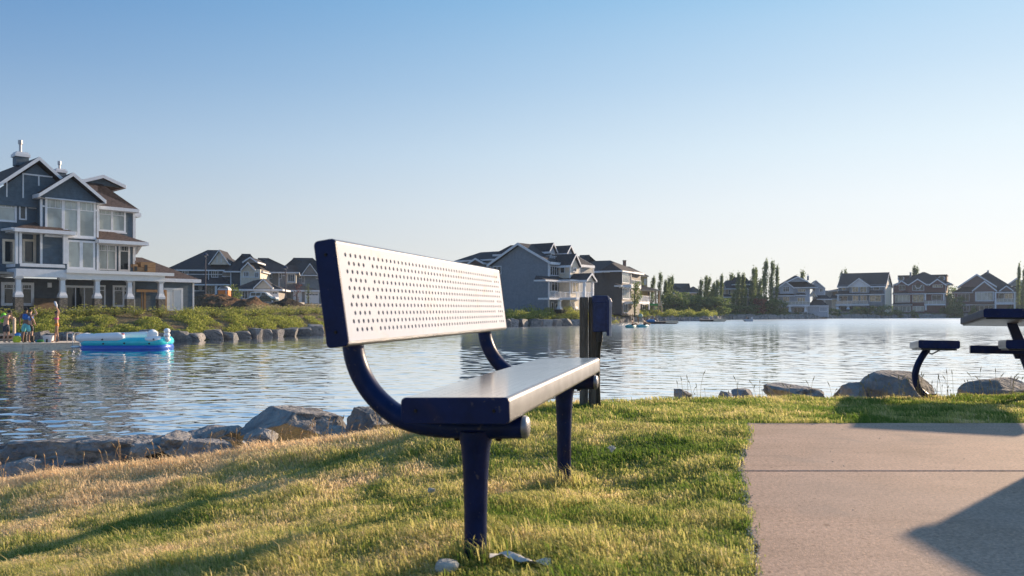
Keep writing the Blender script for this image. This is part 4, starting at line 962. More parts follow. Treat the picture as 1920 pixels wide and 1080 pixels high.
# ---- left street houses, beyond the dirt heaps ----------------------------------
def house_navy():
    fr = Fr(430, 138, 1, .12); H = House('dark navy house with long hipped roof and cream gables behind the orange portable toilet', fr, Z3B, 1.7)
    H.wall(170, 1165, 355, None, 0, 11, NAVYSIDE)
    H.eave(70, 1170, 350, .5, 12, 600, 66, h0=5.5, h1=5.0)
    H.eave(60, 700, 350, .45, 9, 380, 137, h0=4.5, h1=.1)
    H.gable(705, 262, 912, 60, 1000, .3, 6, CREAM, over=.3)
    H.band(820, 830, 150, 250, .3, .06, name='batten'); H.band(880, 892, 110, 250, .3, .06, name='batten')
    H.band(170, 900, 412, 422, 0, .06); H.band(895, 1165, 445, 455, 0, .06); H.block(900, 1160, 362, 445, .04, .05, TAUPE, 'siding_panel')
    H.win(318, 410, 365, 430, .02, 3); H.win(742, 842, 365, 465, .02, 3)
    q = MB(); q.tube([P(300 + 702 / 7.7, 460 + 365 / 7.7, 137), P(300 + 702 / 7.7, 460 + 520 / 7.7, 137)], .06, 6); H.build(q, 'downpipe', WHITE)
    H.lean(400, 1000, 560, 470, 2.4, 2.4, h0=1.5, h1=1.5); H.win(560, 610, 575, 640, .02, 2); H.block(345, 640, 650, 664, .06, .1, WHITE, 'sill_band'); H.win(660, 800, 580, 740, .02, 3, 0, name='door')
    H.column(812, 575, 740, 2.1, .3, cap=False); H.rail(655, 800, 705, 745, 2.1, n=3)
    # right wing
    H.use(conv=Z4B); H.wall(90, 370, 345, None, 2.6, 9, CREAM, 'wing_wall', corners=False); H.wall(-60, 90, 355, None, 1.5, 6, NAVYSIDE, 'wing_wall')
    H.gable(115, 235, 185, 165, 330, 1.4, 7, TAUPE, over=.3); H.gable(90, 345, 192, 240, 290, 2.7, 6, CREAM, over=.35)
    H.eave(-160, 410, 372, 1.8, 9, 120, 122, h0=3.5, h1=4.5)
    H.win(128, 208, 380, 455, 2.62, 3); H.win(285, 350, 385, 470, 2.62, 3); H.band(85, 290, 452, 466, 2.6, .07)
    H.eave(-60, 690, 632, 6.6, 9, 250, 478, h0=4, h1=5, fas=.3, name='garage_roof'); H.gable(272, 610, 412, 478, 547, 6.7, 4, CREAM, over=.3)
    H.wall(-40, 635, 645, None, 6.1, 6.5, TAUPE, 'garage_wall'); H.win(102, 195, 658, 775, 6.15, 2)
    for a, b in ((280, 520), (530, 630)):
        g = H.win(a, b, 660, 808, 6.15, 1, .28, BRIGHT, fw=.12, name='garage_door'); n = 4 if a == 280 else 2
        q = MB()
        for k in range(n): x0 = lerp(a + 14, b - 14, (k + .12) / n); x1 = lerp(a + 14, b - 14, (k + .88) / n); H.fb(q, H.S(x0, 6.17), H.S(x1, 6.17), 6.165, 6.18, H.Z(x0, 697, 6.17), H.Z(x0, 680, 6.17))
        H.build(q, 'door_lights', GLASS, g)
house_navy()
def house_taupe():
    fr = Fr(530, 146, 1, .25); H = House('taupe house with hipped roofs and two white garage doors left of the bench back', fr, Z4B, 1.9)
    H.wall(370, 640, 385, None, 0, 10, TAUPE); H.wall(640, 885, 395, None, .6, 8, TAUPE, 'bay_wall'); H.block(750, 885, 400, 560, .75, .5, CREAM, 'bay')
    H.eave(255, 930, 382, 1.0, 11, 400, 182, h0=2.5, h1=7.5); H.eave(625, 930, 385, 1.25, 6, 715, 290, h0=3.2, h1=3.2)
    H.win(487, 543, 402, 480, .02, 1); H.win(640, 680, 402, 485, .62, 1); H.win(765, 868, 412, 530, .78, 3, panel=1); H.band(690, 735, 432, 444, .6, .06)
    H.eave(635, 1225, 645, 5.0, 7, 700, 548, h0=2.5, h1=4, fas=.3, name='garage_roof'); H.wall(640, 1215, 655, None, 4.5, 5, TAUPE, 'garage_wall')
    for a, b in ((845, 972), (1015, 1220)):
        g = H.win(a, b, 675, 840, 4.55, 1, .26, BRIGHT, fw=.16, name='garage_door'); q = MB(); n = 4 if a > 1000 else 1
        if n > 1:
            for k in range(n): x0 = lerp(a + 14, b - 14, (k + .12) / n); x1 = lerp(a + 14, b - 14, (k + .88) / n); H.fb(q, H.S(x0, 4.57), H.S(x1, 4.57), 4.565, 4.58, H.Z(x0, 720, 4.57), H.Z(x0, 706, 4.57))
            H.build(q, 'door_lights', GLASS, g)
    H.block(800, 840, 715, None, 4.7, .2, TAUPE, 'pier')
house_taupe()
def house_slate():
    fr = Fr(580, 165, 1, .2); H = House('slate grey house with steep hipped roof farthest in the row left of the bench back', fr, Z4B, 1.9)
    H.wall(860, 1330, 425, None, 0, 10, GREYSIDE); H.eave(560, 1400, 422, .8, 12, 800, 178, h0=7.5, h1=8); H.eave(830, 1420, 425, .9, 9, 1100, 256, h0=5, h1=.2)
    H.gable(975, 410, 1108, 258, 1200, .6, 5, TAUPE, over=.3); H.win(930, 965, 445, 485, .02, 1); H.win(970, 1015, 445, 550, .02, 2); H.win(1175, 1220, 440, 485, .02, 2)
house_slate()
# ---- grey gabled house in the middle --------------------------------------------
def house_grey():
    v = Fr(1030, 112, .6, .8); u = Fr(1030, 112, .8, -.6)
    H = House('tall grey gabled house with white balconies behind the right end of the bench back', u, ZM, .45)
    # side wall facing the camera (u plane, o=0): 10.4 m wide
    zb = None
    a0 = H.S(368, 0); 
    ze = H.Z(880, 235, 0); zr = H.Z(610, 70, 0)
    q = MB(); am = H.S(612, 0)
    q.prism([u.pt(a0, 0, -.2), u.pt(0, 0, -.2), u.pt(0, 0, ze - .25), u.pt(am, 0, zr - .35), u.pt(a0, 0, ze - .25)], (u.pt(0, -11, 0) - u.pt(0, 0, 0))); w = H.build(q, 'wall', GREYSIDE)
    q = MB(); H.fb(q, -.12, .03, -.1, .03, .1, ze - .3); H.build(q, 'corner_trim', WHITE, w); q = MB(); H.fb(q, a0 - .03, a0 + .1, -.1, .03, .1, ze - .3); H.build(q, 'corner_trim', WHITE, w)
    H.roof(a0 - .45, .45, -11.5, .4, ze, zr, 0, 0, axis='o', fas=.35)
    H.win(385, 458, 272, 342, .02, 2); H.win(700, 737, 575, 620, .02, 1); H.win(458, 495, 580, 620, .02, 2)
    H.block(505, 520, 503, 548, .18, .16, BLACK, 'meter_box'); H.block(540, 552, 503, 545, .18, .16, BLACK, 'meter_box'); H.block(553, 572, 503, 548, .2, .18, GREYSIDE, 'meter_box'); H.block(712, 724, 416, 428, .1, .1, WHITE, 'vent'); H.block(650, 660, 556, 566, .1, .1, WHITE, 'vent')
    q = MB(); q.prism([u.pt(H.S(635, .0), .06, H.Z(635, 640, 0)), u.pt(H.S(860, 0), .06, H.Z(860, 610, 0)), u.pt(H.S(860, 0), .06, H.Z(860, 616, 0)), u.pt(H.S(635, 0), .06, H.Z(635, 646, 0))], (u.n.x * .03, u.n.y * .03, 0)); H.build(q, 'hand_rail', WHITE)
    # left rear wing and its little gable
    H.roof(H.S(70, -6), H.S(480, -6), -13, -5.5, H.Z(150, 222, -6), H.Z(150, 152, -8), 2.5, 0, axis='s'); H.wall(110, 380, 225, None, -6, 6, GREYSIDE, 'wing_wall'); H.gable(165, 245, 215, 200, 305, -5.2, 3.5, BROWNSIDE, over=.3, fas=.3)
    # high cross gables whose ends face the lake
    H.use(v); H.gable(868, 145, 905, 68, 942, -1.7, 10, PALESIDE, over=.3, hip=2.5)
    H.block(872, 940, 145, 250, -1.75, 6, GREYSIDE, 'dormer_wall'); H.win(882, 914, 160, 228, -1.7, 2); H.rail(874, 948, 178, 232, -.8, n=4, glass=False, back=.8); H.block(872, 950, 232, 240, -.8, .9, WHITE, 'balcony_floor')
    H.gable(1020, 158, 1055, 90, 1088, -.5, 10, PALESIDE, over=.3, hip=1.5)
    # lake side wall and bay
    H.wall(862, 1250, 245, None, .02, 8, GREYSIDE, 'lake_wall'); H.win(872, 950, 265, 350, .06, 4, 0, fw=.1)
    H.wall(1046, 1130, 255, None, 1.9, 3.0, CREAM, 'bay_wall'); H.gable(1050, 262, 1098, 162, 1146, 2.0, 8, CREAM, over=.35, fas=.3); H.win(1068, 1100, 280, 320, 1.95, 2)
    bu = Fr(840 + 1046 / 4.571, v.pt(v.s(840 + 1046 / 4.571, 1.9), 1.9, 0).y, .8, -.6); H.use(bu); H.win(962, 1002, 272, 332, .03, 1); H.use(v)
    # porch roof, gable, columns, balcony
    H.lean(835, 1050, 385, 355, 1.9, 1.9, h0=.5); 
    H.gable(1188, 388, 1232, 328, 1276, 4.6, 5.2, CREAM, over=.3, fas=.28)
    H.block(1050, 1180, 383, 395, 3.6, 3.4, WHITE, 'porch_beam')
    for x in (1170, 1238): H.column(x, 396, 545, 4.4, .32, cap=False)
    H.win(885, 940, 400, 485, .06, 2, .2); H.win(960, 1020, 405, 485, .06, 3); H.win(1062, 1120, 405, 500, 1.95, 2, 0, GLASS_WARM)
    H.block(868, 1100, 540, 556, 1.9, 1.9, WHITE, 'balcony_floor'); H.block(1100, 1255, 540, 556, 4.5, 4.4, WHITE, 'balcony_floor')
    H.rail(872, 1046, 486, 540, 1.85, n=4); H.rail(1100, 1250, 488, 542, 4.45, n=3, back=2.4)
    for x in (955, 1090): H.column(x, 556, None, 1.7, .34, stone=640)
    H.win(885, 905, 575, 650, .06, 1); H.win(918, 942, 590, 665, .06, 1, name='door'); H.win(965, 1025, 575, 640, .06, 3); H.win(1058, 1085, 580, 650, 1.95, 2)
    H.block(975, 1065, 642, 680, 2.3, 1.2, BLACK, 'hot_tub')
house_grey()
def house_charcoal():
    u = Fr(1165, 139, .9, -.43); v = Fr(1165, 139, .43, .9); H = House('charcoal brown house with white bay windows just right of the navy box', u, ZMB, .15)
    a0 = H.S(300, 0); ze = H.Z(1055, 412, 0); q = MB(); H.fb(q, a0, 0, -11, 0, -.1, ze - .2); w = H.build(q, 'wall', mat('charcoal_siding', (.075, .068, .068), .7, var=.1, lap=.2))
    H.roof(a0 - .6, .7, -11.6, .6, ze, H.Z(905, 268, -4), 4, 4.5, axis='s', fas=.35); H.roof(a0 - .5, -5.5, -10, -.6, ze + .3, H.Z(585, 198, -5), 3, 4.2, axis='s')
    H.block(890, 915, 700, 722, .1, .1, WHITE, 'vent'); H.band(925, 1045, 828, 842, 0, .06)
    q = MB(); H.fb(q, -.14, .03, -.1, .03, .1, ze - .3); H.build(q, 'corner_trim', WHITE, w)
    H.use(v); H.block(1052, 1185, 420, 1000, .5, 2.2, mat('charcoal_siding', (0, 0, 0)), 'bay_wall')
    H.win(1055, 1150, 430, 580, .53, 4, 0, GLASS_PALE, fw=.14); H.win(1160, 1178, 440, 600, .53, 1, 0, GLASS, fw=.1); H.win(1060, 1150, 622, 798, .53, 4, 0, GLASS_PALE, fw=.14); H.win(1158, 1178, 640, 790, .53, 1, 0, fw=.1)
    H.lean(1040, 1185, 612, 596, 1.2, 1.2, name='middle_eave'); H.band(1050, 1170, 828, 842, .5, .08); H.win(1075, 1130, 860, 985, .53, 2, 0)
    H.roof(H.S(1050, 1.0), H.S(1220, 1.0), -3, 1.1, H.Z(1080, 415, 1.0), H.Z(1080, 340, -1), .5, 1.5, axis='s', name='bay_roof')
    H.block(1180, 1312, 600, 645, 2.2, 2.2, WHITE, 'balcony_floor'); H.rail(1182, 1312, 535, 600, 2.2, n=4, glass=True)
    H.wall(1185, 1300, 470, None, -1.5, 5, mat('charcoal_siding', (0, 0, 0)), 'rear_wall'); H.win(1245, 1278, 660, 740, -1.4, 1)
    H.block(1275, 1425, 830, 860, 3.0, 3.4, WHITE, 'balcony_floor'); H.rail(1278, 1422, 748, 830, 3.0, n=4)
    H.win(1325, 1400, 865, 940, -1.4, 3, 0, name='door'); H.column(1415, 860, 940, 2.8, .2, cap=False)
house_charcoal()
def house_unfinished():
    fr = Fr(1195, 156, 1, .35); H = House('unfinished house with yellow sheathing and brown chimney beside the poplars', fr, ZMB, .1); YW = mat('raw_roof_edge', (.50, .38, .24), .7)
    H.trim = YW
    H.wall(1190, 1395, 470, None, -1.5, 8, YELLOWSIDE, corners=False); H.eave(1100, 1412, 478, -1.0, 8.5, 1205, 358, h0=3, h1=6.2); H.chimney(1076, 1112, 285, 400, -2.2, mat('brown_brick', (.20, .10, .07), .8, scale=8))
    H.eave(1270, 1584, 676, 1.5, 6, 1470, 614, h0=2.5, h1=2.6, name='porch_roof'); H.win(1345, 1392, 515, 610, -1.48, 1, .3, GLASS_PALE)
    H.block(1260, 1400, 680, None, -1.3, .3, YELLOWSIDE, 'lower_wall'); H.win(1395, 1430, 690, 800, -1.0, 1)
    for x in (1507, 1562): H.column(x, 684, 860, 1.2, .3, m=YW, cap=False)
    H.block(1415, 1590, 888, 894, 1.4, 2.4, WOOD, 'deck'); H.block(1420, 1540, 858, 888, 1.45, .06, mat('green_membrane', (.02, .22, .03), .6), 'green_wrap'); H.block(1541, 1592, 850, 890, 1.45, .3, YW, 'rim_board')
    for x in (1430, 1482, 1545, 1590): H.column(x, 892, 985, 1.2, .2, m=YW, cap=False)
    H.rail(1425, 1475, 792, 838, 1.6, n=3)
house_unfinished()
# ---- far shore ------------------------------------------------------------------
def house_hidden():
    fr = Fr(1280, 228, 1, .0); H = House('low house with grey roof showing between dark trees and poplars', fr, Z5, .2)
    H.wall(265, 540, 385, None, 0, 10, CREAM); H.eave(250, 430, 390, .7, 11, 340, 290, h0=5.5, h1=5.5); H.eave(380, 560, 385, .9, 9, 470, 322, h0=3, h1=2)
house_hidden()
def house_beige():
    fr = Fr(1392, 206, 1, -.12); H = House('beige two storey house half hidden behind a row of poplars', fr, Z5, -.2)
    H.wall(785, 1180, 345, None, 0, 10, mat('beige_siding', (.40, .33, .25), .7, lap=.2)); H.eave(765, 1200, 345, .7, 11, 980, 258, h0=1.5, h1=2.5); H.eave(870, 1080, 300, .3, 9, 968, 224, h0=4, h1=4); H.gable(725, 330, 757, 272, 790, .8, 8, CREAM)
    H.lean(780, 1180, 432, 404, 1.8, 1.8)
    for a, b in ((825, 850), (890, 915), (955, 985), (1030, 1065)): H.win(a, b, 355, 405, .03, 1)
    for a, b in ((792, 835), (900, 930), (960, 990), (1020, 1060)): H.win(a, b, 445, 530, .03, 2)
house_beige()
def house_pale():
    fr = Fr(1485, 207, .96, -.28); H = House('pale grey lake house with long white deck, first in the far row', fr, Z7, -.55)
    H.wall(180, 870, 385, None, -1.6, 9, PALESIDE)
    H.eave(195, 1010, 382, -.6, 11, 640, 160, h0=6, h1=5.2); H.gable(458, 268, 585, 178, 835, -.5, 5, PALESIDE, over=.35, fas=.35); H.gable(278, 385, 430, 268, 580, .6, 7, PALESIDE, over=.35, fas=.35)
    H.block(312, 565, 385, 500, .6, 2.3, PALESIDE, 'bay_wall'); H.win(375, 492, 368, 466, .63, 3, .3); H.win(240, 300, 405, 472, -1.57, 1); H.win(645, 790, 412, 470, -1.57, 4, 0, GLASS_WARM)
    H.lean(155, 600, 532, 490, 1.5, 3.1, h0=.6, h1=.6); H.lean(615, 806, 522, 484, .2, 1.7, h0=.3, h1=.3)
    H.win(203, 288, 575, 640, -1.57, 2, 0, GLASS_WARM); H.win(372, 492, 550, 645, -1.57, 3, .2, GLASS_WARM); H.win(635, 785, 570, 655, -1.57, 3, 0, GLASS_WARM)
    H.block(270, 868, 705, 732, 1.6, 3.2, WHITE, 'deck'); H.rail(272, 868, 640, 704, 1.6, n=9, glass=True)
    for x in (285, 503, 790): H.column(x, 732, 830, 1.3, .42, cap=True)
    H.lean(145, 290, 722, 686, 1.0, 2.6); H.win(210, 262, 745, 820, -1.57, 1, 0); H.win(395, 480, 760, 860, -1.57, 2, 0, GLASS_WARM, name='door'); H.win(570, 770, 750, 850, -1.57, 3, 0, mat('window_glass', (0, 0, 0)))
    H.gable(815, 392, 983, 247, 1152, -5, 8, PALESIDE, over=.3); H.wall(960, 1150, 385, None, -5.2, 8, PALESIDE, 'wing_wall'); H.win(1045, 1110, 400, 468, -5.17, 2)
    H.gable(870, 540, 955, 450, 1002, -2.0, 4, CREAM, over=.3); H.lean(1000, 1270, 595, 525, -3.2, 2.0, h1=1); H.lean(862, 1215, 716, 600, -.6, 4, h0=1.2, h1=1.6); H.wall(820, 1210, 722, None, -1.1, 4, PALESIDE, 'garage_wall'); H.win(1045, 1190, 742, 830, -1.07, 1, 0, PALESIDE)
    H.chimney(815, 855, 180, 250, -4, GREYSIDE, (838, 132))
house_pale()
def house_cream():
    fr = Fr(1575, 232, .8, -.6); H = House('narrow cream house glimpsed between the pale grey and the white trimmed houses', fr, Z7, -.6)
    H.wall(1270, 1440, 560, None, -9, 7, CREAM, corners=False); H.eave(1200, 1440, 440, -8.5, 9, 1300, 405, h0=2, h1=1); H.lean(1230, 1440, 590, 520, -7, 2.4); H.wall(1150, 1290, 440, None, -9.5, 5, TAUPE, 'rear_wall', corners=False)
house_cream()
def side_gable_house():
    fr = Fr(1660, 232, .82, -.57); H = House('grey house with tall plain roof, cream side wall and lit balcony on the far shore', fr, Z6, -.75)
    H.wall(160, 606, 275, None, 0, 10, GREYSIDE)
    a0, a1 = H.S(150, .5), H.S(612, .5); H.roof(a0, a1, -10.5, .5, H.Z(380, 287, .5), H.Z(400, 160, -5), .0, .0, axis='s', endm=CREAM, fas=.35)
    sd = Fr(1660, 232, .57, .82); q = MB(); p = fr.pt(H.S(606, 0), 0, 0); q.prism([fr.pt(H.S(606, 0) + .03, -.1, -1), fr.pt(H.S(606, 0) + .03, -9.9, -1), fr.pt(H.S(606, 0) + .03, -9.9, H.Z(380, 290, .5)), fr.pt(H.S(606, 0) + .03, -.1, H.Z(380, 290, .5))], (.03, -.02, 0)); H.build(q, 'side_wall', CREAM)
    H.gable(245, 290, 350, 208, 470, 1.4, 6, WHITE, over=.4, fas=.4); H.block(265, 455, 282, 350, 1.3, 1.4, GREYSIDE, 'bay_wall'); H.win(290, 352, 288, 345, 1.33, 2, 0, GLASS_WARM); H.win(365, 430, 288, 345, 1.33, 2, 0, GLASS_WARM); H.win(195, 235, 295, 325, .03, 1, 0, GLASS_WARM); H.win(495, 550, 290, 323, .03, 1)
    H.lean(135, 585, 365, 330, 2.0, 2.0, h0=.4, h1=.4); H.win(175, 250, 380, 430, .03, 1); H.win(295, 352, 375, 430, .03, 2, 0, GLASS_WARM); H.win(368, 432, 375, 430, .03, 2, 0, GLASS_WARM); H.win(455, 568, 373, 435, 1.2, 2, .0, GLASS_WARM); H.block(450, 575, 366, 470, 1.18, 1.2, GREYSIDE, 'bay_wall')
    H.block(132, 450, 456, 472, 2.4, 2.5, WHITE, 'deck'); H.rail(138, 442, 424, 456, 2.4, n=8, glass=True)
    for x in (155, 255): H.column(x, 472, 505, 2.1, .5)
    H.column(158, 368, 456, 1.9, .35, cap=False); H.win(470, 530, 475, 500, .03, 2, 0, GLASS_WARM); H.win(180, 430, 480, 530, .03, 4, 0)
side_gable_house()
def house_darkred():
    fr = Fr(1728, 238, .85, -.52); H = House('dark red shingled house with three small gables and arched window', fr, Z6, -.8)
    H.wall(680, 1180, 270, None, 0, 10, REDSIDE); H.wall(730, 1190, 190, 300, -5, 5, REDSIDE, 'attic_wall', corners=False)
    q = MB(); H.fb(q, H.S(724, -4.5), H.S(1192, -4.5), -11, -4.5, H.Z(725, 198, -4.5), H.Z(725, 184, -4.5)); H.build(q, 'attic_roof', SHINGLE)
    for x in (755, 1140):
        q = MB(); c = fr.pt(H.S(x, -4.95), -4.95, H.Z(x, 213, -4.95)); n3 = Vector((fr.n.x, fr.n.y, 0)); q.tube([c, c + n3 * .12], .95, 20); f = H.build(q, 'round_window', WHITE, label=None); q = MB(); q.tube([c + n3 * .05, c + n3 * .14], .62, 20); H.build(q, 'pane', GLASS, f)
    H.eave(680, 1240, 270, .7, 11, 945, 153, h0=7.5, h1=7.5)
    for a in ((708, 268, 760, 230, 812), (822, 272, 915, 214, 1002), (1018, 272, 1100, 214, 1182)): H.gable(*a, 1.0, 5, REDSIDE, over=.4, fas=.4)
    H.block(825, 990, 275, 350, .9, .9, REDSIDE, 'bay_wall'); H.win(735, 795, 278, 325, .03, 2, 0); H.win(1055, 1152, 270, 298, .95, 4, 0, GLASS_WARM); 
    H.win(862, 973, 275, 330, .93, 3, 0)
    q = MB(); a0, a1 = H.S(885, .93), H.S(950, .93); c = fr.pt((a0 + a1) / 2, .93, H.Z(917, 280, .93)); q.tube([c, c + Vector((fr.n.x, fr.n.y, 0)) * .06], (a1 - a0) / 2, 20); f = H.build(q, 'arched_window', WHITE); q = MB(); q.tube([c, c + Vector((fr.n.x, fr.n.y, 0)) * .08], (a1 - a0) / 2 - .2, 20); H.build(q, 'pane', GLASS, f)
    H.lean(672, 1180, 358, 345, 1.6, 1.6); H.win(697, 840, 370, 440, .03, 4, 0, GLASS_PALE); H.win(862, 972, 368, 438, .03, 3, 0, GLASS_WARM); H.win(1045, 1140, 370, 420, .03, 2, 0)
    for x in (985, 1160): H.column(x, 362, 420, 1.3, .4, cap=False)
    H.block(975, 1172, 455, 468, 1.7, 2.2, WHITE, 'deck'); H.rail(978, 1170, 425, 456, 1.7, n=5, glass=True); H.lean(675, 860, 462, 445, 1.0, 1.0)
    H.win(690, 850, 477, 530, .03, 4, 0, GLASS_PALE); H.win(865, 975, 475, 525, .03, 3, 0, GLASS_PALE); H.column(990, 468, 515, 1.5, .4, cap=False); H.chimney(835, 855, 160, 200, -3, GREYSIDE)
house_darkred()
def house_brown():
    fr = Fr(1850, 240, .85, -.52); H = House('brown house with big stepped gables behind the picnic table', fr, Z6, -.8)
    H.wall(1262, 1830, 350, None, 0, 10, BROWNSIDE); H.eave(1240, 1892, 347, .8, 12, 1550, 150, h0=9, h1=8.5)
    H.gable(1290, 290, 1475, 168, 1660, .9, 6, BROWNSIDE, over=.4, fas=.5); H.gable(1428, 326, 1542, 234, 1662, 1.6, 6, BROWNSIDE, over=.4, fas=.5); H.gable(1688, 326, 1748, 278, 1818, 1.8, 6, BROWNSIDE, over=.4, fas=.4)
    H.win(1290, 1405, 360, 430, .03, 3, 0); H.block(1440, 1650, 330, 450, 1.2, 1.2, BROWNSIDE, 'bay_wall'); H.win(1457, 1635, 338, 430, 1.23, 3, 0, GLASS_PALE, fw=.3)
    H.win(1680, 1730, 355, 440, .03, 1, 0); H.win(1735, 1815, 355, 440, .03, 2, 0, GLASS_WARM)
    for x in (1650, 1832): H.column(x, 345, 520, 2.6, .45, cap=False)
    H.block(1645, 1840, 440, 460, 2.8, 3, WHITE, 'deck'); H.rail(1648, 1838, 404, 440, 2.8, n=5, glass=True); H.block(1640, 1840, 340, 350, 2.8, 3, WHITE, 'porch_beam')
    H.win(1293, 1405, 470, 525, .03, 4, 0); H.win(1455, 1630, 468, 525, .03, 4, 0); H.band(1262, 1640, 458, 466, 0, .1); H.chimney(1570, 1588, 140, 170, -4, GREYSIDE)
house_brown()
def house_edge():
    fr = Fr(1905, 262, .85, -.52); H = House('dark roofed house at the far right edge behind the poplars', fr, Z6, -.8)
    H.wall(1800, 2300, 300, None, 0, 10, GREYSIDE); H.gable(1745, 280, 1850, 205, 1960, .5, 8, GREYSIDE, over=.4, fas=.5); H.eave(1790, 2400, 300, .6, 11, 2050, 190, h0=5, h1=5); H.win(1900, 1990, 360, 420, .03, 2)
    for k in range(3): pass
house_edge()
for k, (px, w, Y, lab) in enumerate([(2060, 90, 232, 'brown lake house past the right edge of the picture'), (-130, 0, 0, '')][:1]):
    fr = Fr(px, Y, .85, -.52); H = House(lab, fr, (px - 50, 510, 1), -.8); H.wall(0, 100, 30, None, 0, 10, BROWNSIDE); H.eave(-5, 106, 30, .8, 12, 50, 2, h0=6, h1=6); H.win(10, 30, 38, 52, .03, 2); H.win(45, 70, 38, 52, .03, 3); H.win(10, 30, 60, 72, .03, 2)
# ================================================================ VEGETATION
LEAF_DARK = foliage('poplar_leaves', (0.08, 0.135, 0.045), (0.24, 0.30, 0.10), .5)
LEAF_MID = foliage('tree_leaves', (0.07, 0.125, 0.04), (0.22, 0.28, 0.085), .5)
LEAF_BRIGHT = foliage('young_leaves', (0.10, 0.16, 0.03), (0.26, 0.32, 0.06), .45)
LEAF_SHRUB = foliage('willow_leaves', (0.08, 0.13, 0.025), (0.38, 0.42, 0.08), .5, (0.60, 0.58, 0.18))
LEAF_RED = foliage('red_leaves', (0.10, 0.03, 0.025), (0.24, 0.08, 0.05), .35)
BARK = mat('bark', (.07, .055, .045), .9, scale=10)
def trunk(mb, h, r, lean=0): mb.tube([(0, 0, -.3), (0, 0, h * .3), (lean * h * .3, 0, h * .62), (lean * h, 0, h * .97)], [r, r * .8, r * .5, r * .12], 7)
def poplar(seed, h, w, n=1900, leaf=.21, m=None, lean=.07):
    r = np.random.default_rng(seed); root = thing('poplar_tree', 'x', 'tree'); mb = MB(); trunk(mb, h, .14, lean * .7); pts = []
    nb = int(34 * h / 9)
    for i in range(nb):
        t0 = r.uniform(.06, .93); a = r.uniform(0, 6.28); L = (w / 2) * (1.0 - .95 * max(0, t0 - .2)) * r.uniform(.6, 1.25) * (.7 + .6 * min(1, t0 * 3)); up = r.uniform(1.6, 3.0)
        p0 = np.array([lean * t0 * t0 * h, 0, t0 * h]); d = np.array([math.cos(a), math.sin(a), up]); d[0] += .25
        end = p0 + d * L * np.array([1, 1, 1]); end[2] = min(end[2], h * 1.0)
        if i % 2 == 0: mb.tube([p0, (p0 + end) / 2, end], [.035, .022, .008], 4)
        k = int(n / nb * r.uniform(.6, 1.4)); s = r.uniform(.1, 1.05, k)[:, None]
        pts.append(p0 + (end - p0) * s + r.normal(0, .14 + .10 * w / 2, (k, 3)) * np.array([1, 1, 1.6]))
    pts = np.concatenate(pts); pts[:, 0] += lean * .25 * (pts[:, 2] / h) ** 2 * h
    mb.build('trunk', BARK, root, smooth=True); c = leaf_mesh('crown', pts, leaf, r, m or LEAF_DARK, up=.5); c.parent = root; return root
def round_tree(seed, h, w, n=2200, leaf=.24, m=None, name='tree', cat='tree', base=.15, label=None):
    r = np.random.default_rng(seed); root = thing(name, label or 'x', cat); mb = MB(); trunk(mb, h * .8, .03 * h, 0); pts = []
    for i in range(int(20)):
        a = r.uniform(0, 6.28); t = r.uniform(base, .92); R = w / 2 * math.sqrt(max(.08, 1 - ((t - .45) / .6) ** 2)) * r.uniform(.35, .85); c = np.array([math.cos(a) * R, math.sin(a) * R, t * h])
        mb.tube([(0, 0, max(.1, (t - .25)) * h * .8), (c[0] * .5, c[1] * .5, (t - .08) * h), tuple(c)], [.02 * h * .5, .012 * h * .5, .004 * h], 4)
        k = int(n / 20); g = r.normal(0, 1, (k, 3)); g /= np.linalg.norm(g, axis=1)[:, None]; pts.append(c + g * (r.uniform(.4, 1, (k, 1)) ** .5) * w * r.uniform(.13, .24) * np.array([1, 1, .8]))
    mb.build('trunk', BARK, root, smooth=True); c = leaf_mesh('crown', np.concatenate(pts), leaf, r, m or LEAF_MID, up=.2); c.parent = root; return root
def shrub(seed, h, w, n=700, leaf=.075, m=None):
    r = np.random.default_rng(seed); root = thing('shrub', 'x', 'shrub'); mb = MB(); pts = []
    for i in range(22):
        a = r.uniform(0, 6.28); R = w / 2 * r.uniform(.15, 1); z = h * r.uniform(.55, 1.05) * (1 - .35 * R / (w / 2)); e = np.array([math.cos(a) * R, math.sin(a) * R, z]); b = e * np.array([.2, .2, 0])
        mb.tube([tuple(b - np.array([0, 0, .15])), tuple((b + e) / 2 + np.array([0, 0, .1 * h])), tuple(e)], [.012, .008, .003], 4)
        k = n // 22; s = r.uniform(.15, 1.05, (k, 1)); pts.append(b + (e - b) * s + r.normal(0, .085 * w, (k, 3)))
    mb.build('stems', BARK, root); c = leaf_mesh('leaves', np.concatenate(pts), leaf, r, m or LEAF_SHRUB, aspect=.4, up=.4); c.parent = root; return root
def hidden(root):
    for c in list(root.children): bpy.data.objects.remove(c)
    bpy.data.objects.remove(root)
pop = [poplar(200 + i, 10, [1.9, 2.3, 1.6, 2.6][i]) for i in range(4)]
used_t = {}
def put(proto, px, Y, s, label, group, rz=0, sz=None, z=None, sx=None):
    k = proto.as_pointer()
    o = proto if k not in used_t else copy_tree(proto); used_t[k] = 1
    x = (px - 960) / F * Y; o.location = (x, Y, land_at(x, Y) if z is None else z); o.scale = (sx or s, sx or s, sz or s); o.rotation_euler = (0, 0, rz); tag(o, label, o.get('category'), group); return o
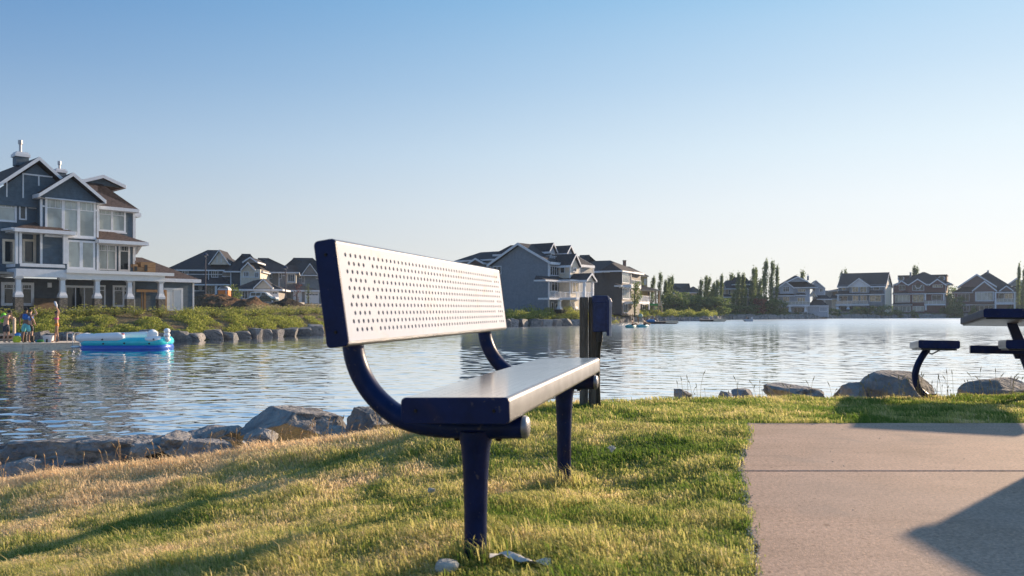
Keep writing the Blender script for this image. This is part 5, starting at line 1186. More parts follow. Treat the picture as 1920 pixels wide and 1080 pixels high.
# (px, top row, depth, label)
POPS = [(1224, 519, 172, 'poplar just right of the unfinished yellow house'), (1238, 514, 176, 'tall wind bent poplar beside the unfinished porch roof'), (1247, 524, 178, 'narrow poplar left of the pair near the low grey roof'),
 (1253, 521, 180, 'poplar, left one of the pair by the low grey roof'), (1260, 518, 182, 'poplar, right one of the pair by the low grey roof'), (1313, 526, 190, 'short poplar alone right of the low grey roof'),
 (1323, 516, 192, 'tall poplar between the low grey roof and the beige house'), (1329, 522, 190, 'poplar close behind the tall one, left of the beige house'), (1337, 530, 188, 'low poplar in the dense clump left of the beige house'), (1344, 527, 186, 'poplar at the right of the dense clump left of the beige house'),
 (1353, 513, 196, 'tall poplar at the left corner of the beige house'), (1369, 515, 225, 'poplar top showing over the left roof of the beige house'), (1375, 519, 226, 'tiny poplar top over the beige house roof, right of a bigger one'), (1385, 514, 198, 'poplar in front of the beige house, left of its roof peak'),
 (1392, 511, 200, 'poplar rising over the roof peak of the beige house'), (1376, 545, 193, 'low dark poplar in front of the beige house windows'), (1399, 540, 193, 'low poplar before the right windows of the beige house'), (1411, 505, 198, 'tall poplar at the right end of the beige house, left twin'), (1416, 501, 200, 'tall poplar at the right end of the beige house, right twin'),
 (1425, 525, 196, 'short poplar between the twin tall ones and the tallest one'), (1434, 488, 199, 'tallest poplar of the far shore, left of the pale grey house'), (1447, 493, 201, 'second tallest poplar, middle of three left of the pale grey house'), (1457, 496, 203, 'slim poplar nearest the pale grey house, right of three'),
 (1502, 510, 232, 'small poplar top over the roof of the pale grey house'), (1577, 509, 255, 'small poplar top at the left end of the tall plain roof'), (1586, 508, 256, 'tiny poplar top over the tall plain roof'), (1713, 497, 262, 'poplar top over the roof of the dark red house'), (1717, 503, 262, 'lower poplar top close by the taller one over the dark red house'),
 (1911, 496, 232, 'tall poplar at the right edge before the last house'), (1919, 508, 230, 'poplar cut by the right frame edge')]
for i, (px, top, Y, lab) in enumerate(POPS):
    x = (px - 960) / F * Y; zb = land_at(x, Y); h = (CZ - (top - HZ) * Y / F - zb) ; s = h / 10.1
    put(pop[i % 4], px - 2, Y, s, lab, 'poplars on the far shore', sz=s, sx=.64 * min(1.0, .45 + .5 * s) * [1, .9, 1.15][i % 3], rz=[0, .5, -.4][i % 3])
rt = [round_tree(300, 6, 6.5, m=LEAF_MID, base=.05), round_tree(301, 6, 5, m=LEAF_DARK, base=.05), round_tree(302, 6, 7, m=LEAF_MID, base=.05)]
TREES = [(1262, 548, 176, 1.2, 'broad dark green tree at the waterside right of the unfinished house'), (1278, 553, 180, 1.2, 'broad green tree below the low grey roof, left one'), (1294, 551, 182, 1.2, 'broad green tree below the low grey roof, right one'), (1308, 556, 184, 1.1, 'dark round tree right below the short lone poplar'),
 (1322, 557, 183, 1.2, 'dark round tree at the foot of the tall poplar'), (1340, 556, 182, 1.2, 'dense dark tree left of the beige house at the waterside'), (1356, 566, 190, .9, 'low round tree before the left wall of the beige house'), (1372, 573, 190, .8, 'low bushy tree below the beige house'), (1388, 574, 191, .8, 'small dark tree below the middle of the beige house'), (1404, 573, 192, .8, 'small tree below the right part of the beige house'),
 (1438, 552, 198, 1.1, 'dark tree at the foot of the tallest poplar'), (1449, 560, 199, 1.0, 'dark tree left of the pale grey house deck'),
 (1608, 576, 219, .7, 'dark round garden tree left in front of the house with lit balcony'), (1628, 572, 220, .7, 'taller round garden tree in front of the house with lit balcony'), (1655, 573, 222, .85, 'large dark garden tree at the corner of the house with cream side'),
 (1682, 581, 224, .6, 'low dark garden tree left of the dark red house basement'), (1716, 580, 225, .5, 'small garden tree before the dark red house windows'), (1778, 552, 236, 1.1, 'tall dark tree between the dark red and the brown house'), (1790, 568, 232, .9, 'dark tree left of the brown house'), (1824, 572, 230, .6, 'small dark tree before the brown house'),
 (1555, 578, 214, .8, 'low bushy tree between the pale grey house and its right neighbour'), (1785, 537, 268, 1.0, 'far tree behind the gap left of the brown house'), (1912, 560, 236, 1.1, 'green tree at the right frame edge below the poplar'),
 (1562, 560, 250, 1.0, 'far tree behind the narrow cream house'), (1345, 540, 230, 1.4, 'far tree behind the clump left of the beige house'), (1300, 560, 230, 1.6, 'far dark tree right of the low grey roofed house')]
for i, (px, top, Y, wk, lab) in enumerate(TREES):
    x = (px - 960) / F * Y; zb = land_at(x, Y); h = CZ - (top - HZ) * Y / F - zb; s = h / 5.9
    put(rt[i % 3], px, Y, s, lab, 'broad trees on the far shore', sx=max(.5, wk), sz=s, rz=i * 1.3)
red = round_tree(310, 4.2, 3.6, n=900, m=LEAF_RED); put(red, 1423, 193, 1, 'small reddish tree right of the beige house', None)
yng = poplar(320, 5.2, 1.5, n=900, leaf=.13, m=LEAF_BRIGHT, lean=0); put(yng, 1190, 128, 1, 'young yellow green tree in front of the charcoal house corner', None, z=.0); yng.name = 'young_tree'
b1 = round_tree(321, 2.9, 2.6, n=700, leaf=.12, m=LEAF_BRIGHT); put(b1, 435, 108, 1, 'small bright green tree right of the orange portable toilet', None, z=1.3)
for k, (px, lab) in enumerate([(557, 'thin young street tree with reddish leaves before the narrow white garage door'), (578, 'thin young street tree before the wide white garage door')]):
    t = poplar(330 + k, 3.4, 1.2, n=130, leaf=.11, m=LEAF_RED if k == 0 else LEAF_MID, lean=0); put(t, px, 128, 1, lab, None, z=1.5); t.name = 'young_tree'
# shrubs
sh = [shrub(400 + i, 1.6, 2.2) for i in range(4)]
SHR = [(93, 585, 53.6, 'leafy shrub behind the woman on the dock'), (128, 583, 55, 'tall leafy shrub between woman and boarding ladder'), (152, 577, 55.5, 'tallest shrub, full and green, above the dock end'), (72, 589, 54, 'shrub left of the woman, behind the paddling crew'), (178, 590, 56.5, 'low shrub behind the left end of the float'), (215, 591, 57, 'shrub above the middle of the float'), (255, 592, 57.6, 'shrub above the right half of the float'),
 (300, 589, 58, 'shrub above the prow of the float'), (345, 586, 58.5, 'yellow green shrub below the garage wing corner'), (365, 588, 59.5, 'yellow green shrub just right of the garage wing corner'), (400, 592, 61, 'low shrub below the dirt heap, left part'), (432, 590, 62.5, 'low shrub below the black pipes'), (447, 579, 63, 'tall spindly shrub right of the black pipes'), (478, 588, 65, 'shrub below the brown dirt heap end'), (505, 587, 67, 'broad shrub below the white car'), (540, 586, 69, 'shrub right of the driveway edge'), (568, 580, 71, 'tall shrub below the taupe house garages'), (592, 584, 73, 'shrub just left of the bench back'), (20, 596, 53, 'low shrub behind the man in the green vest')]
for i, (px, top, Y, lab) in enumerate(SHR):
    x = (px - 960) / F * Y; zb = land_at(x, Y); h = CZ - (top - HZ) * Y / F - zb; s = h / 1.6
    put(sh[i % 4], px, Y, s, lab, 'shrubs on the left bank', sx=[1.0, 1.15, .95][i % 3], sz=max(.5, s), rz=i * 2.1)
SHM = [(965, 588, 103), (992, 586, 105), (1010, 583, 106), (1040, 587, 108), (1062, 589, 110), (1080, 583, 111), (1150, 591, 130), (1205, 590, 150), (1228, 586, 155), (1243, 588, 158), (1268, 590, 163), (1290, 585, 166), (1302, 583, 167), (1318, 585, 169), (1330, 590, 170)]
for i, (px, top, Y) in enumerate(SHM):
    x = (px - 960) / F * Y; zb = land_at(x, Y); h = max(.9, CZ - (top - HZ) * Y / F - zb); s = h / 1.6
    lab = ('green shrub on the bank before the grey gabled house, %s from the left' % ORD[i]) if i < 6 else ('green shrub on the bank behind the floating docks, %s from the left' % ORD[i - 6])
    put(sh[(i + 1) % 4], px, Y, s, lab, 'shrubs on the middle bank', sx=1.6, sz=s, rz=i * 1.7)
# undergrowth: the uncountable weeds and young willows of the banks
def undergrowth(px0, px1, dy0, dy1, n, hmax, label, m=LEAF_SHRUB, leaf=.07, seed=1, thin=0, dz=0):
    r = np.random.default_rng(seed); px = r.uniform(px0, px1, n); d = dy0 + (dy1 - dy0) * r.uniform(0, 1, n) ** 1.3; P_ = []
    for a, b in zip(px, d):
        Y = float(shore_Y(a)) + b; x = (a - 960) / F * Y; c = mnoise.noise(Vector((x * .55, Y * .55, seed))) + .5 * mnoise.noise(Vector((x * 1.7, Y * 1.7, seed)))
        if c < thin - .25: continue
        h = hmax * max(.12, .55 + .75 * c) * r.uniform(0, 1) ** .6
        P_.append((x + r.normal(0, .08), Y, float(land_z(a, b)) + h - .05 + dz))
    P_ = np.array(P_); zz = P_[:, 2]
    o = leaf_mesh('undergrowth', P_, leaf, r, m, aspect=.35, up=.8, tint=np.clip(r.normal(.45, .25, len(P_)) , 0, 1)); return tag(o, label, 'undergrowth', kind='stuff')
undergrowth(20, 610, .6, 4.4, 46000, .55, 'band of green willow shoots and weeds above the riprap of the left bank', leaf=.065, thin=.12)
undergrowth(330, 620, 8, 26, 6500, .38, 'patchy green weeds on the rising ground below the street houses', leaf=.09, seed=4, thin=.28)
undergrowth(930, 1180, .8, 6, 22000, 1.5, 'band of green willow shoots on the bank below the grey gabled house', leaf=.11, seed=2)
undergrowth(1180, 1345, .8, 6, 15000, 1.7, 'green weeds on the bank behind the floating docks', leaf=.15, seed=3)
undergrowth(1345, 2100, 1, 9, 22000, 1.1, 'dark low garden planting along the far shore', m=LEAF_DARK, leaf=.2, seed=5, thin=.1)
undergrowth(460, 600, 10, 22, 5000, .7, 'pale dry weeds on the slope below the driveways', m=foliage('dry_weeds', (.30, .25, .12), (.50, .42, .24), .3), leaf=.10, seed=6, thin=.2)
undergrowth(620, 930, .8, 6, 9000, 1.2, 'willow shoots on the bank hidden behind the bench', leaf=.12, seed=8)
# distant wood closing the horizon
r = np.random.default_rng(9); pts = []
for i in range(1500):
    a = r.uniform(-1.1, 1.3); Y = r.uniform(345, 420); x = a * Y; hh = 2.6 + 1.6 * mnoise.noise(Vector((a * 6, 0, 0))) + r.uniform(0, 1.2); k = 34
    pts.append(np.array([x, Y, .5]) + r.normal(0, 1, (k, 3)) * np.array([3, 2, hh * .28]) + np.array([0, 0, hh * .35]))
tag(leaf_mesh('distant_wood', np.concatenate(pts), .8, r, LEAF_DARK), 'low distant belt of trees closing the horizon behind the houses', 'wood', kind='stuff')
# lawns of the far gardens
for (px0, px1, d0, d1, lab) in ((1385, 1440, 2.5, 10, 'sunlit garden lawn sloping to the water left of the pale grey house'), (1500, 1545, 2.5, 6, 'strip of lawn before the pale grey house garage')):
    mb = MB(); q = []; n = 8
    vs = [((lerp(px0, px1, i / n) - 960) / F * (float(shore_Y(lerp(px0, px1, i / n))) + d), float(shore_Y(lerp(px0, px1, i / n))) + d, float(land_z(lerp(px0, px1, i / n), d)) + .22) for i in range(n + 1) for d in (d0, (d0 + d1) / 2, d1)]
    mb.add(vs, [(i * 3 + j, (i + 1) * 3 + j, (i + 1) * 3 + j + 1, i * 3 + j + 1) for i in range(n) for j in range(2)])
    tag(mb.build('garden_lawn', mat('garden_grass', (.10, .13, .03), .9, scale=1)), lab, 'lawn', kind='stuff')
# ================================================================ PEOPLE, DOCK, FLOAT, STREET AND SHORE OBJECTS
def skin(name, m, parent, V, E, R, sub=1, origin=(0, 0, 0)):
    """one continuous surface grown round a skeleton"""
    me = bpy.data.meshes.new(name); me.from_pydata([Vector(v) for v in V], E, []); o = bpy.data.objects.new(name, me); COL.objects.link(o)
    md = o.modifiers.new('s', 'SKIN'); md.use_smooth_shade = True; lay = me.skin_vertices[0].data
    for i, r in enumerate(R): lay[i].radius = r if hasattr(r, '__len__') else (r, r)
    lay[0].use_root = True
    if sub: sb = o.modifiers.new('b', 'SUBSURF'); sb.levels = sub; sb.render_levels = sub
    dg = bpy.context.evaluated_depsgraph_get(); nm = bpy.data.meshes.new_from_object(o.evaluated_get(dg)); bpy.data.objects.remove(o)
    nm.materials.clear(); nm.materials.append(m); nm.shade_smooth(); q = bpy.data.objects.new(name, nm); COL.objects.link(q); q.parent = parent; return q
def person(label, loc, heading, skin_m, J, k=1.0, hair_m=None, hair='short', clothes=(), group=None):
    """J: joint positions in metres, x to the figure's left, -y forwards, z up"""
    root = thing('person', label, 'person', loc, group); root.rotation_euler = (0, 0, heading); root.scale = (k, k, k)
    D = dict(pelvis=(0, 0, .95), waist=(0, 0, 1.12), chest=(0, 0, 1.32), neck=(0, 0, 1.50), head=(0, -.02, 1.60), top=(0, -.01, 1.70))
    for s, n in ((1, 'l'), (-1, 'r')):
        D.update({'hip' + n: (.09 * s, 0, .90), 'knee' + n: (.10 * s, -.02, .50), 'ank' + n: (.10 * s, .02, .08), 'toe' + n: (.11 * s, -.15, .03), 'sh' + n: (.17 * s, 0, 1.42), 'elb' + n: (.23 * s, .02, 1.14), 'wri' + n: (.23 * s, -.08, .90)})
    D.update(J); V = []; R = []; Ed = []; ix = {}
    def add(n, p, r, par=None):
        ix[n] = len(V); V.append(Vector(p)); R.append(r)
        if par is not None: Ed.append((ix[par], ix[n]))
    add('pelvis', D['pelvis'], (.125, .10)); add('waist', D['waist'], (.115, .085), 'pelvis'); add('chest', D['chest'], (.135, .10), 'waist'); add('neck', D['neck'], (.052, .052), 'chest')
    add('head', D['head'], (.078, .092), 'neck'); add('top', D['top'], (.068, .082), 'head')
    hd = Vector(D['head']); fw = Vector(J.get('face', (0, -1, 0))).normalized()
    add('nose', hd + fw * .105 + Vector((0, 0, .01)), .016, 'head')
    for s, n in ((1, 'l'), (-1, 'r')):
        add('hip' + n, D['hip' + n], .085, 'pelvis'); add('thigh' + n, Vector(D['hip' + n]).lerp(Vector(D['knee' + n]), .35), .078, 'hip' + n); add('knee' + n, D['knee' + n], .053, 'thigh' + n)
        add('calf' + n, Vector(D['knee' + n]).lerp(Vector(D['ank' + n]), .35), .053, 'knee' + n); add('ank' + n, D['ank' + n], .036, 'calf' + n); add('toe' + n, D['toe' + n], (.038, .022), 'ank' + n)
        add('sh' + n, D['sh' + n], .055, 'chest'); add('elb' + n, D['elb' + n], .040, 'sh' + n); add('fore' + n, Vector(D['elb' + n]).lerp(Vector(D['wri' + n]), .3), .038, 'elb' + n); add('wri' + n, D['wri' + n], .026, 'fore' + n)
        w = Vector(D['wri' + n]); d = (w - Vector(D['elb' + n])).normalized(); side = d.cross(Vector((0, 1, .2))).normalized(); nrm = d.cross(side).normalized()
        add('palm' + n, w + d * .06, (.036, .018), 'wri' + n)
        for f in range(4):
            b = w + d * .10 + side * (.0245 - .0163 * f); L = [.062, .072, .068, .052][f]
            add('f%d' % f + n, b, .0095, 'palm' + n); add('g%d' % f + n, b + d * L * .55 + nrm * .010, .0085, 'f%d' % f + n); add('h%d' % f + n, b + d * L * .9 + nrm * .028, .007, 'g%d' % f + n)
        t = w + d * .045 + side * .036; add('t' + n, t, .011, 'palm' + n); add('u' + n, t + d * .03 + side * .024 + nrm * .01, .009, 't' + n)
    skin('body', skin_m, root, V, Ed, R)
    hm = hair_m or mat('dark_hair', (.02, .014, .012), .7)
    mb = MB(); c = hd + Vector((0, 0, .055)) - fw * .022; mb.ball(c, (.093, .102, .088), 16, 10)
    if hair == 'long': mb.ball(c - fw * .05 + Vector((0, 0, -.12)), (.07, .05, .14), 12, 8)
    if hair == 'cap': pass
    h = mb.build('hair', hm, None, smooth=True); h.parent = root
    if hair == 'cap':
        mb = MB(); mb.ball(hd + Vector((0, 0, .085)) - fw * .01, (.10, .11, .07), 16, 8); mb.prism([hd + Vector((0, 0, .09)) + fw * .06 + Vector((-fw.y, fw.x, 0)) * a + fw * b for a, b in ((-.07, 0), (.07, 0), (.05, .11), (-.05, .11))], (0, 0, .012)); cc = mb.build('cap', BLACK, None, smooth=True); cc.parent = root
    for s in (-1, 1):
        mb = MB(); e = hd + fw * .082 + Vector((-fw.y, fw.x, 0)) * .032 * s + Vector((0, 0, .028)); mb.ball(e, .011, 8, 6); q = mb.build('eye', BLACK, None, smooth=True); q.parent = root
    mb = MB(); mb.ball(hd + fw * .088 + Vector((0, 0, -.042)), (.022, .012, .007), 8, 6); q = mb.build('mouth', mat('lips', (.25, .09, .08), .6), None, smooth=True); q.parent = root
    P3 = lambda n: V[ix[n]]
    for cl in clothes:
        nm, m = cl[0], cl[1]
        if nm in ('shorts', 'bikini_bottom'):
            t = cl[2] if len(cl) > 2 else .75; a = [P3('waist').lerp(P3('pelvis'), .55 if nm == 'shorts' else .15), P3('pelvis')]; r = [(.135, .108), (.148, .122)]; e = [(0, 1)]
            for n in 'lr':
                i = len(a); a += [P3('hip' + n), P3('hip' + n).lerp(P3('knee' + n), t * .5 if nm == 'shorts' else .06)]; r += [.108, .108 if nm == 'shorts' else .09]; e += [(1, i), (i, i + 1)]
                if nm == 'shorts': a.append(P3('hip' + n).lerp(P3('knee' + n), t)); r.append(.104); e.append((i + 1, i + 2))
            skin(nm, m, root, a, e, r)
        if nm == 'life_vest':
            skin(nm, m, root, [P3('waist').lerp(P3('pelvis'), .1), P3('waist').lerp(P3('chest'), .5), P3('chest') + Vector((0, 0, .03)), P3('chest') + Vector((0, 0, .12))], [(0, 1), (1, 2), (2, 3)], [(.165, .135), (.172, .145), (.178, .145), (.13, .10)])
        if nm == 'vest_panel':
            skin(nm, m, root, [P3('waist').lerp(P3('chest'), cl[2]), P3('waist').lerp(P3('chest'), cl[3])], [(0, 1)], [(.181, .153), (.181, .153)])
        if nm == 'bikini_top': skin(nm, m, root, [P3('chest') + Vector((0, -.02, -.09)), P3('chest') + Vector((0, -.03, 0)), P3('chest') + Vector((0, -.02, .07))], [(0, 1), (1, 2)], [(.150, .120), (.168, .140), (.150, .118)])
    return root
SKIN_L = mat('fair_skin', (.50, .30, .22), .55, var=.05); SKIN_T = mat('tanned_skin', (.42, .22, .13), .55, var=.05); SKIN_D = mat('brown_skin', (.20, .10, .065), .55, var=.05)
DK = -1.03; DOCKWOOD = mat('sunlit_dock_boards', (.72, .60, .46), .75, var=.15, scale=2, stretch=(1, 8, 8), bump=.3)  # dock wood coloured paler to stand in for warm sunlight on its face
def dxy(px, Y): return ((px - 960) / F * Y, Y, DK)
person('bowed man in navy swim shorts facing right at the left end of the dock', dxy(11.5, 43.0), math.radians(75), SKIN_L,
       dict(chest=(0, -.05, 1.30), neck=(0, -.13, 1.46), head=(0, -.22, 1.53), top=(0, -.27, 1.62), face=(0, -1, -.55), shl=(.17, -.07, 1.40), shr=(-.17, -.07, 1.40), elbl=(.20, -.20, 1.20), wril=(.06, -.30, 1.40), elbr=(-.26, .10, 1.22), wrir=(-.26, .28, 1.33), kneel=(.10, -.03, .5), ankr=(-.10, .08, .08), toer=(-.11, -.09, .03)), 1.04, hair='cap',
       clothes=(('shorts', mat('navy_shorts', (.02, .024, .04), .7), .95),))
mb = MB(); v = [Vector(dxy(9.2, 43.25)) + Vector((0, 0, 1.28)), Vector(dxy(7.2, 43.3)) + Vector((0, 0, 1.42))]
q = MB(); q.ball(Vector(dxy(7.2, 43.05)) + Vector((0, 0, 1.36)), (.13, .19, .25), 14, 10); q.ball(Vector(dxy(5.2, 43.05)) + Vector((0, 0, 1.22)), (.10, .17, .16), 12, 8)
o = q.build('life_vest', mat('lime_vest', (.16, .55, .03), .6), None, smooth=True); tag(o, 'lime green buoyancy vest slung over the back of the man at the left edge', 'vest')
person('person seen from behind in blue and green life vest and turquoise shorts on the dock', dxy(48.5, 42.5), math.radians(180), SKIN_D,
       dict(ankl=(.15, .02, .08), toel=(.17, -.14, .03), ankr=(-.15, .02, .08), toer=(-.17, -.14, .03), kneel=(.14, -.03, .5), kneer=(-.14, -.03, .5), elbl=(.30, .02, 1.18), wril=(.33, -.06, .95), elbr=(-.30, .02, 1.18), wrir=(-.30, -.06, .95)), 1.09,
       clothes=(('shorts', mat('turquoise_shorts', (.14, .50, .52), .7), .95), ('life_vest', mat('blue_vest', (.02, .13, .45), .6)), ('vest_panel', mat('green_panel', (.12, .48, .05), .6), .62, .80), ('vest_panel', mat('green_panel', (0, 0, 0)), .12, .2), ))
person('person with raised bent arm half hidden behind the one in turquoise shorts', dxy(56.5, 43.6), math.radians(165), SKIN_L,
       dict(shl=(.17, 0, 1.42), elbl=(-.2, 0, 1.2), wril=(-.2, -.1, 1.0), shr=(-.17, 0, 1.42), elbr=(-.40, -.05, 1.50), wrir=(-.22, -.08, 1.68), elbl_=(0, 0, 0)), 1.04,
       clothes=(('shorts', mat('black_shorts', (.02, .02, .025), .7), .9), ('life_vest', mat('blue_vest', (0, 0, 0)))))
person('woman in pink bikini top and orange bottoms raising both arms on the dock', dxy(107, 43.4), math.radians(-72), SKIN_T,
       dict(chest=(0, .0, 1.30), neck=(0, -.01, 1.47), head=(0, -.04, 1.57), top=(0, -.04, 1.66), waist=(0, -.03, 1.12), pelvis=(0, .02, .95), shl=(.14, 0, 1.42), shr=(-.14, 0, 1.42), elbl=(.14, .07, 1.68), elbr=(-.14, .07, 1.68), wril=(.05, -.03, 1.88), wrir=(-.05, -.03, 1.88), ankr=(-.09, -.13, .08), toer=(-.09, -.30, .03), kneer=(-.09, -.10, .5), ankl=(.09, .10, .08), toel=(.09, -.07, .03), kneel=(.09, .02, .5)), 1.0, hair='long',
       clothes=(('bikini_top', mat('pink_top', (.75, .05, .25), .5)), ('bikini_bottom', mat('orange_bottom', (.80, .25, .015), .5))))
c = Vector(dxy(103.8, 43.4)) + Vector((0, 0, 2.05)); mb = MB(); mb.tube([c + Vector((.08, 0, -.16)), c + Vector((.04, 0, -.02)), c + Vector((-.02, 0, .13)), c + Vector((-.05, 0, .17))], [.035, .065, .06, .02], 10); tag(mb.build('folded_towel', mat('white_towel', (.7, .72, .78), .9), smooth=True), 'white bundle held overhead by the woman in the pink top', 'towel')

# dock ------------------------------------------------------------------------
def dpt(px, Y, z): return Vector(((px - 960) / F * Y, Y, z))
root = thing('dock', 'low wooden swimming dock with boarding ladder at the left edge', 'dock', dpt(60, 44, DK - .3))
poly = [(-90, 41.8), (43, 41.8), (150, 43.3), (150, 45.4), (40, 44.9), (-90, 45)]
mb = MB(); mb.prism([dpt(p, y, DK - .035) for p, y in poly], (0, 0, .035)); mb.build('deck', DOCKWOOD, root)
for a, b, n in (((-90, 41.84), (42.4, 41.84), 'fascia_board'), ((43, 41.84), (149, 43.34), 'fascia_board')):
    mb = MB(); mb.beam(dpt(*a, DK - .038), dpt(*b, DK - .038), .04, .26); mb.build(n, DOCKWOOD, root)
mb = MB(); mb.prism([dpt(p, y, DK - .33) for p, y in ((-90, 42), (42, 42), (148, 43.5), (148, 45.2), (-90, 44.8))], (0, 0, .28)); mb.build('floats', BLACK, root)
METAL = mat('bright_ladder_metal', (.62, .62, .64), .3, metal=.6)
lad = thing('boarding_ladder', 'shiny hooped boarding ladder at the right end of the dock', 'ladder', dpt(137, 43.2, DK))
for a, b in ((126, 136.5), (139.5, 149.5)):
    Y0 = 43.25 if a < 130 else 43.4; pts = [dpt(a, Y0 + .35, DK), dpt(a, Y0 + .35, DK + .42)] + [dpt(a + (b - a) * (1 - math.cos(t)) / 2, Y0 + .35 - .47 * (1 - math.cos(t)) / 2, DK + .42 + .10 * math.sin(t)) for t in np.linspace(.3, 2.84, 6)] + [dpt(b, Y0 - .12, DK + .42), dpt(b, Y0 - .12, DK - .9)]
    mb = MB(); mb.tube(pts, .026, 8); mb.build('hoop', METAL, lad, smooth=True)
for z in (-.45, -.7): mb = MB(); mb.tube([dpt(136.5, 43.13, DK + z), dpt(149.5, 43.28, DK + z)], .018, 6); mb.build('rung', METAL, lad, smooth=True)
st = thing('dock_steps', 'raw timber steps with a handrail post behind the man at the left edge', 'steps', dpt(10, 46, DK))
def bxp(par, name, px0, px1, y0, y1, Y, dep, m):
    a = P(px0, y1, Y); b = P(px1, y0, Y); mb = MB(); mb.box((a.x, Y, a.z), (b.x, Y + dep, b.z)); return mb.build(name, m, par)
bxp(st, 'post', 23.5, 27.5, 596, 638, 45.3, .12, DECKWOOD); bxp(st, 'tread', -40, 24, 626.5, 630, 45.6, .7, DECKWOOD); bxp(st, 'tread', -40, 24, 635.5, 638.5, 45.4, .5, DECKWOOD); bxp(st, 'handrail', -40, 25, 594, 597, 45.35, .1, DECKWOOD); bxp(st, 'riser', -40, 22, 630.1, 635, 46.1, .05, mat('dark_brown_board', (.10, .06, .04), .8))  # riser in a much darker brown than the treads
def blob(name, px, y0, y1, w, Y, m, label, cat, seed=0, flat=.8):
    a = P(px, y1, Y); b = P(px, y0, Y); o = rock_obj(name, (a.x, Y, (a.z + b.z) / 2), (w, w * flat, (b.z - a.z)), seed, m, sub=3, planes=3, rough=.10, soft=.6); tag(o, label, cat); return o
blob('beach_bag', 31.5, 630, 642.5, .40, 43.2, mat('yellow_green_bag', (.45, .55, .03), .6), 'bulging yellow green bag standing on the dock between the two men', 'bag', 501)
blob('towel', 34, 624, 632.5, .30, 43.35, mat('blue_towel', (.04, .22, .62), .8), 'blue towel heaped on top of the yellow green bag', 'towel', 502)
blob('towel', 76, 637, 641.5, .36, 43.6, mat('green_towel', (.05, .28, .06), .8), 'dark green and blue towel lying flat on the dock left of the white tub', 'towel', 503)
blob('towel', 69, 637.5, 641.5, .2, 43.6, mat('blue_towel', (0, 0, 0)), 'small blue cloth lying on the dock left of the green towel', 'towel', 504)
def tub(name, px0, px1, y0, y1, Y, m, label, cat, spread=.8):
    a = P(px0, y1, Y); b = P(px1, y0, Y); cx = (a.x + b.x) / 2; w = (b.x - a.x) / 2; t = thing(name, label, cat, (cx, Y, a.z)); mb = MB()
    ring = lambda r, z: [(cx + r * i, Y + r * .8 * j, z) for i, j in ((-1, -1), (1, -1), (1, 1), (-1, 1))]
    mb.hexa(ring(w * spread, a.z), ring(w, b.z - .02)); mb.build('body', m, t, bevel=.01); mb = MB(); mb.hexa(ring(w * 1.06, b.z - .025), ring(w * 1.06, b.z)); mb.build('rim', m, t, bevel=.006); return t
tub('white_tub', 83.5, 101, 629, 642, 43.5, mat('white_plastic', (.68, .68, .72), .4), 'white plastic tub with sloping sides on the dock beside the woman', 'tub', .72)
tub('black_bucket', 45, 50, 626, 641.5, 43.7, BLACK, 'black bucket between the legs of the person in turquoise shorts', 'bucket'); tub('black_bucket', 57, 63.5, 629.5, 642, 43.4, BLACK, 'black bucket right of the person in turquoise shorts', 'bucket')
mb = MB(); p = P(87.8, 642, 43.2); mb.tube([p, p + Vector((0, 0, .16)), p + Vector((0, 0, .19))], [.045, .045, .03], 10); tag(mb.build('bottle', BLACK, smooth=True), 'small dark can standing in front of the white tub', 'can')

